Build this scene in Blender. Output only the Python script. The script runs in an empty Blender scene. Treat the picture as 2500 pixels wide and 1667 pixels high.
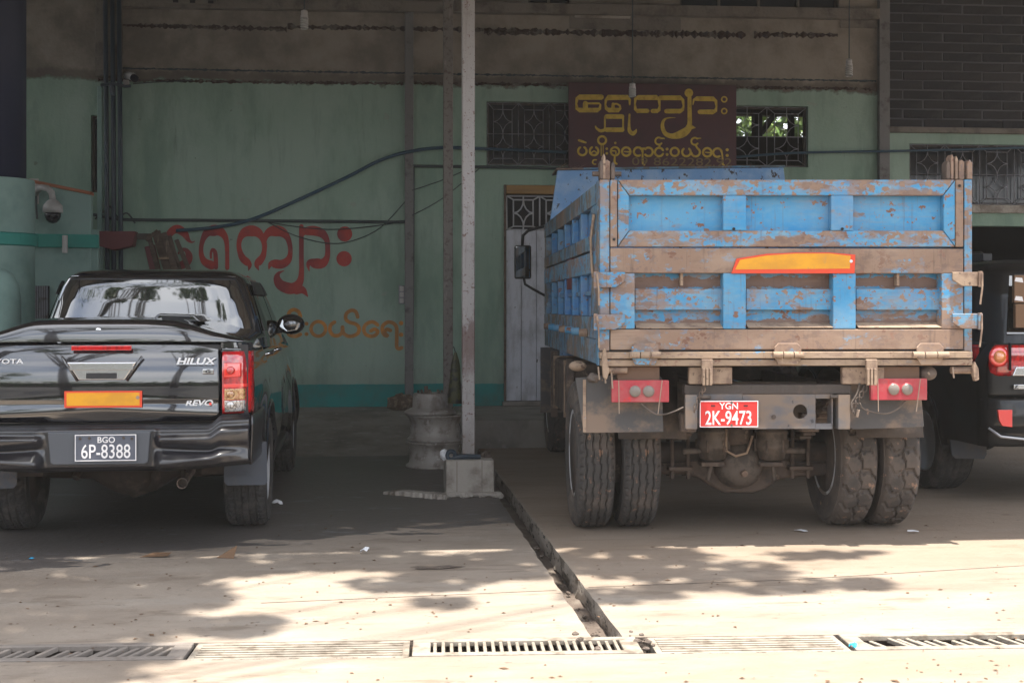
import bpy, bmesh, math, random
from mathutils import Vector, Matrix, noise
R = random.Random(7)
rad = math.radians
sc = bpy.context.scene
col = sc.collection
F, CH, HY = 3300.0, 1.5, 750.0          # focal length and horizon in photo pixels, eye height
FA = rad(6.0)                            # yaw of the building
# ---------------------------------------------------------------- camera
cam = bpy.data.objects.new('camera', bpy.data.cameras.new('camera'))
col.objects.link(cam); sc.camera = cam
cam.location = (0, 0, CH); cam.rotation_euler = (rad(90), 0, 0)
cam.data.sensor_width = 36; cam.data.lens = F / 2500 * 36
cam.data.shift_y = -(833.5 - HY) / 2500
cam.data.clip_start = .05; cam.data.clip_end = 2000
# ---------------------------------------------------------------- light
ra, da = Vector((math.cos(FA), math.sin(FA), 0)), Vector((-math.sin(FA), math.cos(FA), 0))
SUNV, SUNU = .155, .05                    # horizontal travel of the light per metre of fall
sdir = (-da * SUNV + ra * SUNU + Vector((0, 0, 1))).normalized()
sun = bpy.data.objects.new('sun', bpy.data.lights.new('sun', 'SUN'))
col.objects.link(sun); sun.data.energy = 3.7; sun.data.angle = rad(.7); sun.data.color = (1, .94, .85)
sun.rotation_euler = sdir.to_track_quat('Z', 'Y').to_euler(); sun.location = (0, 0, 30)
W = bpy.data.worlds.new('World'); sc.world = W; W.use_nodes = True
n = W.node_tree.nodes; l = W.node_tree.links; n.clear()
out = n.new('ShaderNodeOutputWorld'); bg = n.new('ShaderNodeBackground'); sky = n.new('ShaderNodeTexSky')
sky.sky_type = 'NISHITA'; sky.sun_disc = False; sky.sun_elevation = math.asin(sdir.z)
sky.sun_rotation = math.atan2(sdir.x, sdir.y); sky.dust_density = 2.0; sky.air_density = 1.0
tc = n.new('ShaderNodeTexCoord'); mp = n.new('ShaderNodeMapping'); mp.inputs['Scale'].default_value = (1.2, 1.2, 5)
nz = n.new('ShaderNodeTexNoise'); nz.inputs['Scale'].default_value = 1.6; nz.inputs['Detail'].default_value = 6
rp = n.new('ShaderNodeValToRGB'); rp.color_ramp.elements[0].position = .30; rp.color_ramp.elements[1].position = .58
mx = n.new('ShaderNodeMixRGB'); mx.inputs[2].default_value = (9, 9.2, 9.6, 1)
l.new(tc.outputs['Generated'], mp.inputs[0]); l.new(mp.outputs[0], nz.inputs['Vector']); l.new(nz.outputs[0], rp.inputs[0])
l.new(rp.outputs[0], mx.inputs[0]); l.new(sky.outputs[0], mx.inputs[1]); l.new(mx.outputs[0], bg.inputs[0])
bg.inputs[1].default_value = .085; l.new(bg.outputs[0], out.inputs[0])
sc.view_settings.view_transform = 'Standard'; sc.view_settings.look = 'None'
sc.view_settings.exposure = 1.66; sc.view_settings.gamma = 1; sc.view_settings.use_curve_mapping = False
sc.cycles.max_bounces = 8; sc.cycles.diffuse_bounces = 5; sc.cycles.use_denoising = True
sc.cycles.sample_clamp_indirect = 6

# ---------------------------------------------------------------- helpers
class Frame:
    def __init__(s, ox, oy, ang):
        s.o = Vector((ox, oy)); s.a = ang
        s.r = Vector((math.cos(ang), math.sin(ang))); s.d = Vector((-math.sin(ang), math.cos(ang)))
    def px(s, px, py, y=0.0):            # photo pixel -> (x, z) on the frame's plane at depth y
        q = Vector(((px - 1250) / F, 1.0)); t = (y + s.o.dot(s.d)) / q.dot(s.d)
        p = q * t - s.o
        return p.dot(s.r), CH - (py - HY) / F * t
    def g(s, px, py, z=0.0):             # photo pixel -> (x, y) on the ground
        t = (CH - z) * F / (py - HY); p = Vector(((px - 1250) / F * t, t)) - s.o
        return p.dot(s.r), p.dot(s.d)
    def loc(s, x, y, z=0):
        p = s.o + s.r * x + s.d * y
        return Vector((p.x, p.y, z))
FB = Frame(0, 0, FA)
K = 2500 / 2352

def tag(o, label, cat, group=None):
    o['label'] = label; o['category'] = cat
    if group: o['group'] = group
    return o
def thing(name, label, cat, loc=(0, 0, 0), rz=0, group=None):
    o = bpy.data.objects.new(name, None); col.objects.link(o); o.empty_display_size = .2
    o.location = loc; o.rotation_euler = (0, 0, rz)
    return tag(o, label, cat, group)

class MB:
    def __init__(s): s.v = []; s.f = []
    def add(s, vs, fs):
        b = len(s.v); s.v += [tuple(v) for v in vs]; s.f += [tuple(b + i for i in f) for f in fs]; return s
    def box(s, x0, x1, y0, y1, z0, z1):
        if x0 > x1: x0, x1 = x1, x0
        if y0 > y1: y0, y1 = y1, y0
        if z0 > z1: z0, z1 = z1, z0
        vs = [(x, y, z) for z in (z0, z1) for y in (y0, y1) for x in (x0, x1)]
        return s.add(vs, [(0, 2, 3, 1), (4, 5, 7, 6), (0, 1, 5, 4), (2, 6, 7, 3), (0, 4, 6, 2), (1, 3, 7, 5)])
    def prism(s, poly, a, b, axis='y'):  # polygon (p, q) extruded from a to b
        n = len(poly)
        ar = sum(poly[i][0] * poly[(i + 1) % n][1] - poly[(i + 1) % n][0] * poly[i][1] for i in range(n))
        if ar < 0: poly = poly[::-1]
        if axis == 'y': m = lambda p, t: (p[0], t, p[1])
        elif axis == 'x': m = lambda p, t: (t, p[0], p[1])
        else: m = lambda p, t: (p[0], p[1], t)
        vs = [m(p, a) for p in poly] + [m(p, b) for p in poly]
        fs = [tuple(range(n)), tuple(range(2 * n - 1, n - 1, -1))] + [(i, n + i, n + (i + 1) % n, (i + 1) % n) for i in range(n)]
        if (axis == 'y') == (a > b): fs = [f[::-1] for f in fs]
        return s.add(vs, fs)
    def tube(s, pts, r, seg=8, cap=True):
        pts = [Vector(p) for p in pts]; rs = r if isinstance(r, (list, tuple)) else [r] * len(pts)
        vs = []; prev = None
        for i, p in enumerate(pts):
            t = (pts[min(i + 1, len(pts) - 1)] - pts[max(i - 1, 0)]).normalized()
            if prev is None:
                u = t.orthogonal().normalized()
            else:
                u = (prev - t * prev.dot(t)).normalized()
            prev = u; w = t.cross(u)
            for k in range(seg):
                a = 2 * math.pi * k / seg
                vs.append(p + (u * math.cos(a) + w * math.sin(a)) * rs[i])
        fs = [(i * seg + k, i * seg + (k + 1) % seg, (i + 1) * seg + (k + 1) % seg, (i + 1) * seg + k)
              for i in range(len(pts) - 1) for k in range(seg)]
        if cap: fs += [tuple(range(seg - 1, -1, -1)), tuple((len(pts) - 1) * seg + k for k in range(seg))]
        return s.add(vs, fs)
    def lathe(s, prof, c=(0, 0, 0), axis='z', seg=32, closed=False):   # prof: (radius, height)
        vs = []
        for (r, h) in prof:
            for k in range(seg):
                a = 2 * math.pi * k / seg; p = (r * math.cos(a), r * math.sin(a), h)
                if axis == 'x': p = (h, p[0], p[1])
                elif axis == 'y': p = (p[1], h, p[0])
                vs.append((p[0] + c[0], p[1] + c[1], p[2] + c[2]))
        m = len(prof); fs = []
        for i in range(m if closed else m - 1):
            j = (i + 1) % m
            fs += [(i * seg + k, i * seg + (k + 1) % seg, j * seg + (k + 1) % seg, j * seg + k) for k in range(seg)]
        if not closed:
            if prof[0][0] > 1e-4: fs.append(tuple(range(seg - 1, -1, -1)))
            if prof[-1][0] > 1e-4: fs.append(tuple((m - 1) * seg + k for k in range(seg)))
        return s.add(vs, fs)
    def grid(s, fn, us, vs_, skip=None):
        b = [fn(u, v) for v in vs_ for u in us]; nu = len(us)
        fs = []
        for j in range(len(vs_) - 1):
            for i in range(nu - 1):
                if skip and skip((us[i] + us[i + 1]) / 2, (vs_[j] + vs_[j + 1]) / 2): continue
                fs.append((j * nu + i, j * nu + i + 1, (j + 1) * nu + i + 1, (j + 1) * nu + i))
        return s.add(b, fs)
    def blob(s, c, r, seg=10, rings=6, jit=0.0):
        c = Vector(c); r = r if isinstance(r, (tuple, list)) else (r, r, r); vs = []
        for j in range(rings + 1):
            t = math.pi * j / rings
            for k in range(seg):
                a = 2 * math.pi * k / seg; q = 1 + R.uniform(-jit, jit)
                vs.append((c.x + r[0] * math.sin(t) * math.cos(a) * q, c.y + r[1] * math.sin(t) * math.sin(a) * q, c.z + r[2] * math.cos(t) * q))
        fs = [(j * seg + k, (j + 1) * seg + k, (j + 1) * seg + (k + 1) % seg, j * seg + (k + 1) % seg) for j in range(rings) for k in range(seg)]
        return s.add(vs, fs)
    def mesh(s, name, mat, smooth=False):
        me = bpy.data.meshes.new(name); me.from_pydata([tuple(v) for v in s.v], [], s.f); me.validate(); me.update()
        bm = bmesh.new(); bm.from_mesh(me); bmesh.ops.recalc_face_normals(bm, faces=bm.faces) if not getattr(s, 'keep', False) else None
        bm.to_mesh(me); bm.free()
        if mat: me.materials.append(mat)
        if smooth: me.polygons.foreach_set('use_smooth', [True] * len(me.polygons))
        return me
    def build(s, name, mat, parent=None, bevel=0, smooth=False, seg=2, sub=0, label=None, solid=0):
        me = s.mesh(name, mat, smooth)
        o = bpy.data.objects.new(name, me); col.objects.link(o); o.parent = parent
        if solid:
            m = o.modifiers.new('s', 'SOLIDIFY'); m.thickness = solid; m.offset = -1
        if bevel:
            m = o.modifiers.new('b', 'BEVEL'); m.width = bevel; m.segments = seg; m.limit_method = 'ANGLE'; m.angle_limit = rad(40); m.use_clamp_overlap = True
            me.polygons.foreach_set('use_smooth', [True] * len(me.polygons)); m.harden_normals = True
        if sub:
            m = o.modifiers.new('u', 'SUBSURF'); m.levels = m.render_levels = sub
        if label: o['label'] = label
        return o
def struct(o): o['kind'] = 'structure'; return o
def stuff(o): o['kind'] = 'stuff'; return o
def inst(o, parent, loc=(0, 0, 0), rot=(0, 0, 0)):
    c = o.copy(); col.objects.link(c); c.parent = parent; c.location = loc; c.rotation_euler = rot; return c
def lin(a, b, n): return [a + (b - a) * i / (n - 1) for i in range(n)]
def sm(x, a, b):
    t = max(0, min(1, (x - a) / (b - a))); return t * t * (3 - 2 * t)

def mat(name, c, rough=.6, metal=0., layers=(), bump=None, coat=0., ior=None, spec=None, hook=None, emit=None, aniso=None):
    m = bpy.data.materials.new(name); m.use_nodes = True
    N = m.node_tree.nodes; L = m.node_tree.links; b = N['Principled BSDF']
    b.inputs['Roughness'].default_value = rough; b.inputs['Metallic'].default_value = metal
    if coat: b.inputs['Coat Weight'].default_value = coat; b.inputs['Coat Roughness'].default_value = .03; b.inputs['Coat IOR'].default_value = 2.1
    if ior: b.inputs['IOR'].default_value = ior
    if spec is not None: b.inputs['Specular IOR Level'].default_value = spec
    if emit: b.inputs['Emission Color'].default_value = (*emit[0], 1); b.inputs['Emission Strength'].default_value = emit[1]
    t = N.new('ShaderNodeTexCoord')
    rgb = N.new('ShaderNodeRGB'); rgb.outputs[0].default_value = (*c, 1); cur = rgb.outputs[0]
    def noise_mask(sc_, lo, hi, det=6, seed=0., dist=0.):
        mp = N.new('ShaderNodeMapping'); mp.inputs['Scale'].default_value = sc_ if isinstance(sc_, tuple) else (sc_,) * 3
        mp.inputs['Location'].default_value = (seed, seed * 1.7, seed * .6)
        nn = N.new('ShaderNodeTexNoise'); nn.inputs['Scale'].default_value = 1; nn.inputs['Detail'].default_value = det
        nn.inputs['Roughness'].default_value = .62; nn.inputs['Distortion'].default_value = dist
        mr = N.new('ShaderNodeMapRange'); mr.inputs[1].default_value = lo; mr.inputs[2].default_value = hi; mr.interpolation_type = 'SMOOTHSTEP'
        L.new(t.outputs['Object'], mp.inputs[0]); L.new(mp.outputs[0], nn.inputs['Vector']); L.new(nn.outputs[0], mr.inputs[0])
        return mr.outputs[0]
    rcur = None
    for i, ly in enumerate(layers):
        k = noise_mask(ly.get('s', 5), ly['lo'], ly['hi'], ly.get('d', 6), ly.get('seed', i * 3.1), ly.get('dist', 0))
        if 'a' in ly:
            q = N.new('ShaderNodeMath'); q.operation = 'MULTIPLY'; q.inputs[1].default_value = ly['a']; L.new(k, q.inputs[0]); k = q.outputs[0]
        mm = N.new('ShaderNodeMixRGB'); mm.inputs[2].default_value = (*ly['c'], 1)
        L.new(k, mm.inputs[0]); L.new(cur, mm.inputs[1]); cur = mm.outputs[0]
        if 'r' in ly:
            q = N.new('ShaderNodeMix'); q.data_type = 'FLOAT'
            if rcur is None: q.inputs[2].default_value = rough
            else: L.new(rcur, q.inputs[2])
            q.inputs[3].default_value = ly['r']; L.new(k, q.inputs[0]); rcur = q.outputs[0]
    if hook: cur, rcur = hook(N, L, t, cur, rcur, noise_mask)
    L.new(cur, b.inputs['Base Color'])
    if rcur is not None: L.new(rcur, b.inputs['Roughness'])
    if bump:
        k = noise_mask(bump[0], 0, 1, 8, 9.1); bp = N.new('ShaderNodeBump'); bp.inputs['Strength'].default_value = bump[1]; bp.inputs['Distance'].default_value = bump[2] if len(bump) > 2 else .01
        L.new(k, bp.inputs['Height']); L.new(bp.outputs[0], b.inputs['Normal'])
        if coat: L.new(bp.outputs[0], b.inputs['Coat Normal']) if len(bump) > 3 else None
    return m
def math_node(N, L, op, a, b=None, c=None):
    q = N.new('ShaderNodeMath'); q.operation = op
    for i, x in enumerate((a, b, c)):
        if x is None: continue
        if isinstance(x, (int, float)): q.inputs[i].default_value = x
        else: L.new(x, q.inputs[i])
    return q.outputs[0]
def step(N, L, x, lo, hi):
    mr = N.new('ShaderNodeMapRange'); mr.interpolation_type = 'SMOOTHSTEP'; mr.inputs[1].default_value = lo; mr.inputs[2].default_value = hi
    L.new(x, mr.inputs[0]); return mr.outputs[0]
def mixc(N, L, k, a, c):
    mm = N.new('ShaderNodeMixRGB'); L.new(k, mm.inputs[0]); L.new(a, mm.inputs[1])
    if isinstance(c, tuple): mm.inputs[2].default_value = (*c, 1)
    else: L.new(c, mm.inputs[2])
    return mm.outputs[0]

def smooth_path(pts, n=6):
    P = [pts[0]] + list(pts) + [pts[-1]]; o = []
    for i in range(1, len(P) - 2):
        for k in range(n):
            t = k / n; q = []
            for a, b, c, d in zip(P[i - 1], P[i], P[i + 1], P[i + 2]):
                q.append(.5 * (2 * b + (c - a) * t + (2 * a - 5 * b + 4 * c - d) * t * t + (3 * b - a - 3 * c + d) * t ** 3))
            o.append(tuple(q))
    o.append(tuple(pts[-1])); return o
class Ink:                                # brush lettering: ribbons of changing width on the plane y = depth
    def __init__(s, fr, ox, oy, k, depth): s.fr, s.ox, s.oy, s.k, s.y = fr, ox, oy, k, depth; s.mb = MB(); s.i = 0
    def pt(s, x, y, yy):
        a, z = s.fr.px(s.ox + x / s.k, s.oy + y / s.k, s.y); return (a, yy, z)
    def disc(s, x, y, r, ri=0, seg=20):
        s.i += 1; yy = s.y - .0003 * (s.i % 12)
        if ri:
            vs = [s.pt(x + q * math.cos(2 * math.pi * i / seg), y + q * math.sin(2 * math.pi * i / seg), yy) for q in (r, ri) for i in range(seg)]
            s.mb.add(vs, [(i, (i + 1) % seg, seg + (i + 1) % seg, seg + i) for i in range(seg)])
        else:
            s.mb.add([s.pt(x + r * math.cos(2 * math.pi * i / seg), y + r * math.sin(2 * math.pi * i / seg), yy) for i in range(seg)], [tuple(range(seg))])
        return s
    def st(s, pts, w=None, smooth=True):
        if w is not None: pts = [(p[0], p[1], w) for p in pts]
        ps = smooth_path(pts) if smooth and len(pts) > 2 else list(pts)
        s.i += 1; yy = s.y - .0003 * (s.i % 12); vs = []
        for i, p in enumerate(ps):
            a = ps[max(i - 1, 0)]; b = ps[min(i + 1, len(ps) - 1)]; dx, dy = b[0] - a[0], b[1] - a[1]; m = math.hypot(dx, dy) or 1
            hw = max(p[2], 1) / 2
            vs += [s.pt(p[0] - dy / m * hw, p[1] + dx / m * hw, yy), s.pt(p[0] + dy / m * hw, p[1] - dx / m * hw, yy)]
        s.mb.add(vs, [(2 * i, 2 * i + 1, 2 * i + 3, 2 * i + 2) for i in range(len(ps) - 1)])
        for p in (ps[0], ps[-1]):
            if p[2] > 10: s.disc(p[0], p[1], p[2] / 2 * .98, seg=12)
        return s
def font_mesh(txt, size, ext=.002, shear=0., sx=1., bold=0.):
    cu = bpy.data.curves.new('lettering', 'FONT'); cu.body = txt; cu.size = size; cu.extrude = ext; cu.shear = shear; cu.offset = bold
    cu.align_x = 'CENTER'; cu.align_y = 'CENTER'; cu.resolution_u = 3
    o = bpy.data.objects.new('lettering', cu); col.objects.link(o); bpy.context.view_layer.update()
    me = bpy.data.meshes.new_from_object(o); bpy.data.objects.remove(o)
    me.transform(Matrix.Scale(sx, 4, (1, 0, 0))); me.transform(Matrix.Rotation(rad(90), 4, 'X'))
    return me
def text_obj(name, txt, size, loc, m, parent, **kw):
    me = font_mesh(txt, size, **kw); me.materials.clear(); me.materials.append(m)
    o = bpy.data.objects.new(name, me); col.objects.link(o); o.parent = parent; o.location = loc; return o

# ---------------------------------------------------------------- materials
M = {}
def wall_hook(N, L, t, cur, rc, nm):
    sp = N.new('ShaderNodeSeparateXYZ'); L.new(t.outputs['Object'], sp.inputs[0])
    nz_ = nm(6, .0, 1, 8, 4.); zj = math_node(N, L, 'ADD', sp.outputs[2], math_node(N, L, 'MULTIPLY', math_node(N, L, 'SUBTRACT', nz_, .5), .16))
    zi = math_node(N, L, 'ADD', sp.outputs[2], math_node(N, L, 'MULTIPLY', math_node(N, L, 'SUBTRACT', nz_, .5), .02))
    # teal skirting
    base = step(N, L, zi, .575, .57); cur = mixc(N, L, base, cur, (.010, .255, .245))
    dirt = math_node(N, L, 'MULTIPLY', step(N, L, zj, .95, .3), nm(3, .35, .7, 6, 2.)); cur = mixc(N, L, math_node(N, L, 'MULTIPLY', dirt, .5), cur, (.10, .10, .085))
    up = step(N, L, zj, 4.2, 4.215)
    grey = mixc(N, L, nm(2.2, .3, .7, 8, 7.), cur, (.20, .17, .145)); 
    g2 = N.new('ShaderNodeMixRGB'); g2.inputs[1].default_value = (.31, .27, .225, 1); g2.inputs[2].default_value = (.17, .145, .12, 1)
    L.new(nm(1.7, .35, .65, 9, 5.), g2.inputs[0])
    cur = mixc(N, L, up, cur, g2.outputs[0])
    dk = math_node(N, L, 'MULTIPLY', step(N, L, zj, 4.17, 4.2), step(N, L, zj, 4.36, 4.27)); cur = mixc(N, L, math_node(N, L, 'MULTIPLY', dk, .6), cur, (.07, .052, .042))
    return cur, rc
M['wall'] = mat('painted_plaster', (.275, .395, .315), .8, layers=[
    dict(c=(.32, .43, .36), s=.7, lo=.4, hi=.62), dict(c=(.17, .27, .21), s=(1.6, 1, .55), lo=.46, hi=.68, a=.75), dict(c=(.17, .235, .19), s=(7, 1, 1.1), lo=.52, hi=.70, a=.35, seed=41., d=12), dict(c=(.30, .33, .28), s=(3, 1, 4), lo=.66, hi=.68, a=.5, seed=61., d=12), dict(c=(.12, .13, .10), s=(5, 1, 6), lo=.68, hi=.70, a=.6, seed=71., d=10),
    dict(c=(.05, .05, .04), s=(26, 26, 16), lo=.72, hi=.76, a=.8), dict(c=(.10, .15, .12), s=(14, 1, 1.3), lo=.60, hi=.8, a=.5)], bump=(24, .35, .01), hook=wall_hook)
def ground_hook(N, L, t, cur, rc, nm):
    sp = N.new('ShaderNodeSeparateXYZ'); L.new(t.outputs['Object'], sp.inputs[0])
    u, v = sp.outputs[0], sp.outputs[1]
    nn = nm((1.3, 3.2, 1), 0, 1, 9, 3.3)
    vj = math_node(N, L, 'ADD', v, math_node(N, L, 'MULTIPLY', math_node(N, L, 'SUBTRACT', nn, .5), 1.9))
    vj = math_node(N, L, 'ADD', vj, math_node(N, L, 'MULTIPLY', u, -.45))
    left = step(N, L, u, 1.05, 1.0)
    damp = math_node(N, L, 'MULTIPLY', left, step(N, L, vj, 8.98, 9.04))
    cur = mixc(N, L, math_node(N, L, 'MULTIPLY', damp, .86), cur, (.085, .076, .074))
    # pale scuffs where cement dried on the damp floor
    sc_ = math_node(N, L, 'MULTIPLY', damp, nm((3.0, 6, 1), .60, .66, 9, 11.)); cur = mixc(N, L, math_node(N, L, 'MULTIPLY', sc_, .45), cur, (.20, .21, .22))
    road = step(N, L, vj, 4.6, 4.2); 
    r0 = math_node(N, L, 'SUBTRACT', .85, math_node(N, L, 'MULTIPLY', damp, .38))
    tan = math_node(N, L, 'MULTIPLY', math_node(N, L, 'MULTIPLY', step(N, L, u, 1.1, 1.2), step(N, L, v, 6.6, 8.4)), .55); cur = mixc(N, L, tan, cur, (.25, .18, .125))
    # brown earth dust toward the road edge
    dst = math_node(N, L, 'MULTIPLY', step(N, L, v, 5.75, 5.45), nm((1.6, 4, 1), .38, .62, 8, 6.)); cur = mixc(N, L, math_node(N, L, 'MULTIPLY', dst, .7), cur, (.27, .2, .14))
    return cur, r0
M['ground'] = mat('concrete_floor', (.31, .258, .208), .85, layers=[
    dict(c=(.225, .18, .14), s=(.7, 1.6, 1), lo=.35, hi=.7), dict(c=(.34, .30, .255), s=(1.2, 3, 1), lo=.5, hi=.75, a=.7),
    dict(c=(.17, .13, .095), s=(2.5, 7, 1), lo=.54, hi=.70, a=.7, d=10), dict(c=(.10, .075, .055), s=(9, 24, 1), lo=.66, hi=.71, a=.75), dict(c=(.15, .11, .08), s=(.9, 9, 1), lo=.60, hi=.72, a=.6, seed=31.), dict(c=(.08, .06, .05), s=(1.7, 2.3, 1), lo=.69, hi=.72, a=.6, seed=51.),
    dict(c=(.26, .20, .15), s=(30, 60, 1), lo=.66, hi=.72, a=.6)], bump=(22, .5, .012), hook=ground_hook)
M['concrete'] = mat('old_concrete', (.42, .38, .335), .9, layers=[dict(c=(.2, .17, .14), s=4, lo=.45, hi=.7), dict(c=(.44, .40, .36), s=9, lo=.6, hi=.75),
    dict(c=(.07, .06, .05), s=30, lo=.68, hi=.73, a=.7)], bump=(30, .6, .012))
M['slab'] = mat('platform_concrete', (.27, .245, .215), .8, layers=[dict(c=(.16, .145, .13), s=2, lo=.4, hi=.7), dict(c=(.33, .30, .28), s=7, lo=.55, hi=.75)], bump=(20, .5, .01))
M['damp_conc'] = mat('damp_concrete', (.13, .10, .08), .7, layers=[dict(c=(.19, .16, .13), s=(9, 5, 9), lo=.5, hi=.7), dict(c=(.04, .035, .03), s=14, lo=.6, hi=.7)], bump=(30, .8, .015))
M['gutter_wall'] = mat('gutter_wall', (.36, .31, .26), .9, layers=[dict(c=(.14, .115, .09), s=(12, 3, 8), lo=.50, hi=.6), dict(c=(.05, .045, .04), s=(25, 9, 25), lo=.58, hi=.63)], bump=(40, 1., .02))
M['plaster'] = mat('grey_plaster', (.20, .175, .15), .9, layers=[dict(c=(.11, .095, .08), s=3, lo=.45, hi=.65)], bump=(26, .6, .02))
M['rough_line'] = mat('rough_mortar', (.05, .028, .022), .95, layers=[dict(c=(.14, .12, .10), s=9, lo=.5, hi=.6)], bump=(40, 1., .02))
M['pillar'] = mat('grey_pillar_paint', (.17, .165, .165), .7, layers=[dict(c=(.07, .065, .065), s=6, lo=.5, hi=.7)], bump=(20, .3, .01))
def post_hook(N, L, t, cur, rc, nm):
    sp = N.new('ShaderNodeSeparateXYZ'); L.new(t.outputs['Object'], sp.inputs[0])
    zj = math_node(N, L, 'ADD', sp.outputs[2], math_node(N, L, 'MULTIPLY', math_node(N, L, 'SUBTRACT', nm((12, 12, 5), 0, 1, 9, 3.), .5), .5))
    k = math_node(N, L, 'MULTIPLY', step(N, L, zj, .92, 1.15), step(N, L, zj, 1.5, 1.38)); cur = mixc(N, L, math_node(N, L, 'MULTIPLY', k, .75), cur, (.15, .085, .075))
    cur = mixc(N, L, math_node(N, L, 'MULTIPLY', step(N, L, zj, .6, .35), .5), cur, (.20, .17, .145))
    cur = mixc(N, L, math_node(N, L, 'MULTIPLY', nm((30, 30, 2.5), .55, .7, 8, 8.), .45), cur, (.17, .12, .10)); return cur, rc
M['post'] = mat('post_paint', (.40, .375, .37), .6, hook=post_hook, layers=[
    dict(c=(.19, .12, .10), s=30, lo=.60, hi=.64), dict(c=(.3, .28, .26), s=9, lo=.55, hi=.75), dict(c=(.09, .05, .04), s=70, lo=.62, hi=.65)], bump=(40, .3, .005))
M['post2'] = mat('post_grey', (.19, .17, .155), .7, layers=[dict(c=(.10, .075, .06), s=20, lo=.5, hi=.65), dict(c=(.26, .24, .22), s=(14, 14, 4), lo=.62, hi=.7)], bump=(40, .3, .005))
def brick_hook(N, L, t, cur, rc, nm):
    oi = N.new('ShaderNodeObjectInfo'); return mixc(N, L, oi.outputs['Random'], cur, (.032, .028, .030)), rc
M['brick'] = mat('dark_brick', (.014, .014, .018), .9, hook=brick_hook, layers=[dict(c=(.03, .028, .03), s=7, lo=.45, hi=.6)], bump=(50, .6, .01))
M['mortar'] = mat('mortar', (.10, .10, .11), .95)
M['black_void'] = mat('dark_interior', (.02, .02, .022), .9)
M['grille'] = mat('grille_steel', (.22, .22, .25), .6, layers=[dict(c=(.09, .07, .06), s=12, lo=.5, hi=.7)])
M['grille_w'] = mat('grille_white', (.42, .42, .45), .6)
M['glass_dark'] = mat('window_glass', (.012, .016, .022), .08, spec=.5)
M['door'] = mat('grey_door_paint', (.58, .60, .67), .6, layers=[dict(c=(.38, .39, .43), s=(7, 7, 3), lo=.42, hi=.7), dict(c=(.10, .09, .09), s=(26, 26, 10), lo=.67, hi=.70), dict(c=(.52, .53, .58), s=4, lo=.6, hi=.75)], bump=((40, 40, 6), .4, .006))
M['ochre'] = mat('ochre_board', (.30, .17, .055), .7, layers=[dict(c=(.2, .11, .04), s=(1, 8, 20), lo=.5, hi=.7)])
M['sign'] = mat('maroon_sign', (.075, .018, .024), .5, layers=[dict(c=(.05, .014, .02), s=2.5, lo=.4, hi=.7)])
M['gold'] = mat('yellow_lettering', (.62, .42, .05), .6, layers=[dict(c=(.46, .29, .03), s=14, lo=.45, hi=.65)])
M['gold_faint'] = mat('faint_lettering', (.20, .13, .05), .6)
M['red_ink'] = mat('red_wall_paint', (.42, .05, .04), .75, layers=[dict(c=(.25, .345, .28), s=(5, 5, 3), lo=.56, hi=.72, a=.4, seed=3.), dict(c=(.22, .2, .16), s=(40, 40, 30), lo=.60, hi=.68, a=.5, seed=6.), dict(c=(.24, .035, .04), s=3, lo=.4, hi=.6)])
M['orange_ink'] = mat('orange_wall_paint', (.66, .27, .05), .75, layers=[dict(c=(.25, .345, .28), s=(5, 5, 3), lo=.56, hi=.72, a=.4, seed=3.), dict(c=(.22, .2, .16), s=(40, 40, 30), lo=.60, hi=.68, a=.5, seed=6.), dict(c=(.40, .18, .05), s=4, lo=.4, hi=.6)])
M['mint'] = mat('mint_wall', (.24, .36, .33), .7, layers=[dict(c=(.14, .24, .21), s=1.5, lo=.4, hi=.7)], bump=(10, .2, .01))
M['turq'] = mat('turquoise_band', (.02, .25, .21), .6)
M['rust'] = mat('rusty_edge', (.35, .13, .07), .9)
M['cable_blue'] = mat('blue_cable', (.018, .06, .10), .5)
M['cable'] = mat('dark_cable', (.03, .045, .05), .6)
M['pipe'] = mat('conduit', (.018, .035, .055), .5)
M['white_pl'] = mat('white_plastic', (.42, .40, .39), .4)
M['bulb'] = mat('bulb_glass', (.42, .41, .39), .2)
M['dome'] = mat('camera_dome', (.01, .012, .02), .08)
M['red_box'] = mat('red_box_paint', (.15, .03, .035), .6)
M['wood'] = mat('weathered_wood', (.12, .085, .065), .8, layers=[dict(c=(.06, .04, .03), s=(4, 4, 20), lo=.45, hi=.65), dict(c=(.24, .18, .14), s=(20, 20, 3), lo=.6, hi=.7)], bump=(20, .5, .01))
M['roof'] = mat('roof_sheet', (.33, .31, .28), .6, layers=[dict(c=(.2, .15, .11), s=2, lo=.4, hi=.7)])
M['grate_white'] = mat('pale_grate', (.29, .255, .21), .8, layers=[dict(c=(.15, .12, .09), s=9, lo=.44, hi=.66)], bump=(30, .4, .006))
M['grate_grey'] = mat('grey_grate', (.22, .19, .165), .85, layers=[dict(c=(.16, .13, .11), s=12, lo=.5, hi=.7)], bump=(30, .5, .008))
M['soil'] = mat('dry_soil', (.14, .10, .07), .95, layers=[dict(c=(.25, .19, .14), s=20, lo=.5, hi=.6)], bump=(30, 1., .03))
M['rim_stack'] = mat('old_wheel_paint', (.38, .35, .32), .5, .1, layers=[dict(c=(.22, .19, .165), s=7, lo=.45, hi=.65), dict(c=(.5, .47, .44), s=14, lo=.6, hi=.7)], bump=(20, .2, .005))
M['asphalt'] = mat('asphalt', (.055, .053, .05), .9, layers=[dict(c=(.09, .085, .075), s=3, lo=.5, hi=.7)], bump=(60, .6, .01))
M['leaf'] = mat('leaf', (.05, .09, .02), .55, layers=[dict(c=(.09, .14, .03), s=1.5, lo=.4, hi=.65), dict(c=(.03, .055, .015), s=4, lo=.55, hi=.7)])
M['leaf_lit'] = mat('bright_leaf', (.11, .20, .05), .55, layers=[dict(c=(.22, .30, .09), s=3, lo=.4, hi=.65)])
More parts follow.
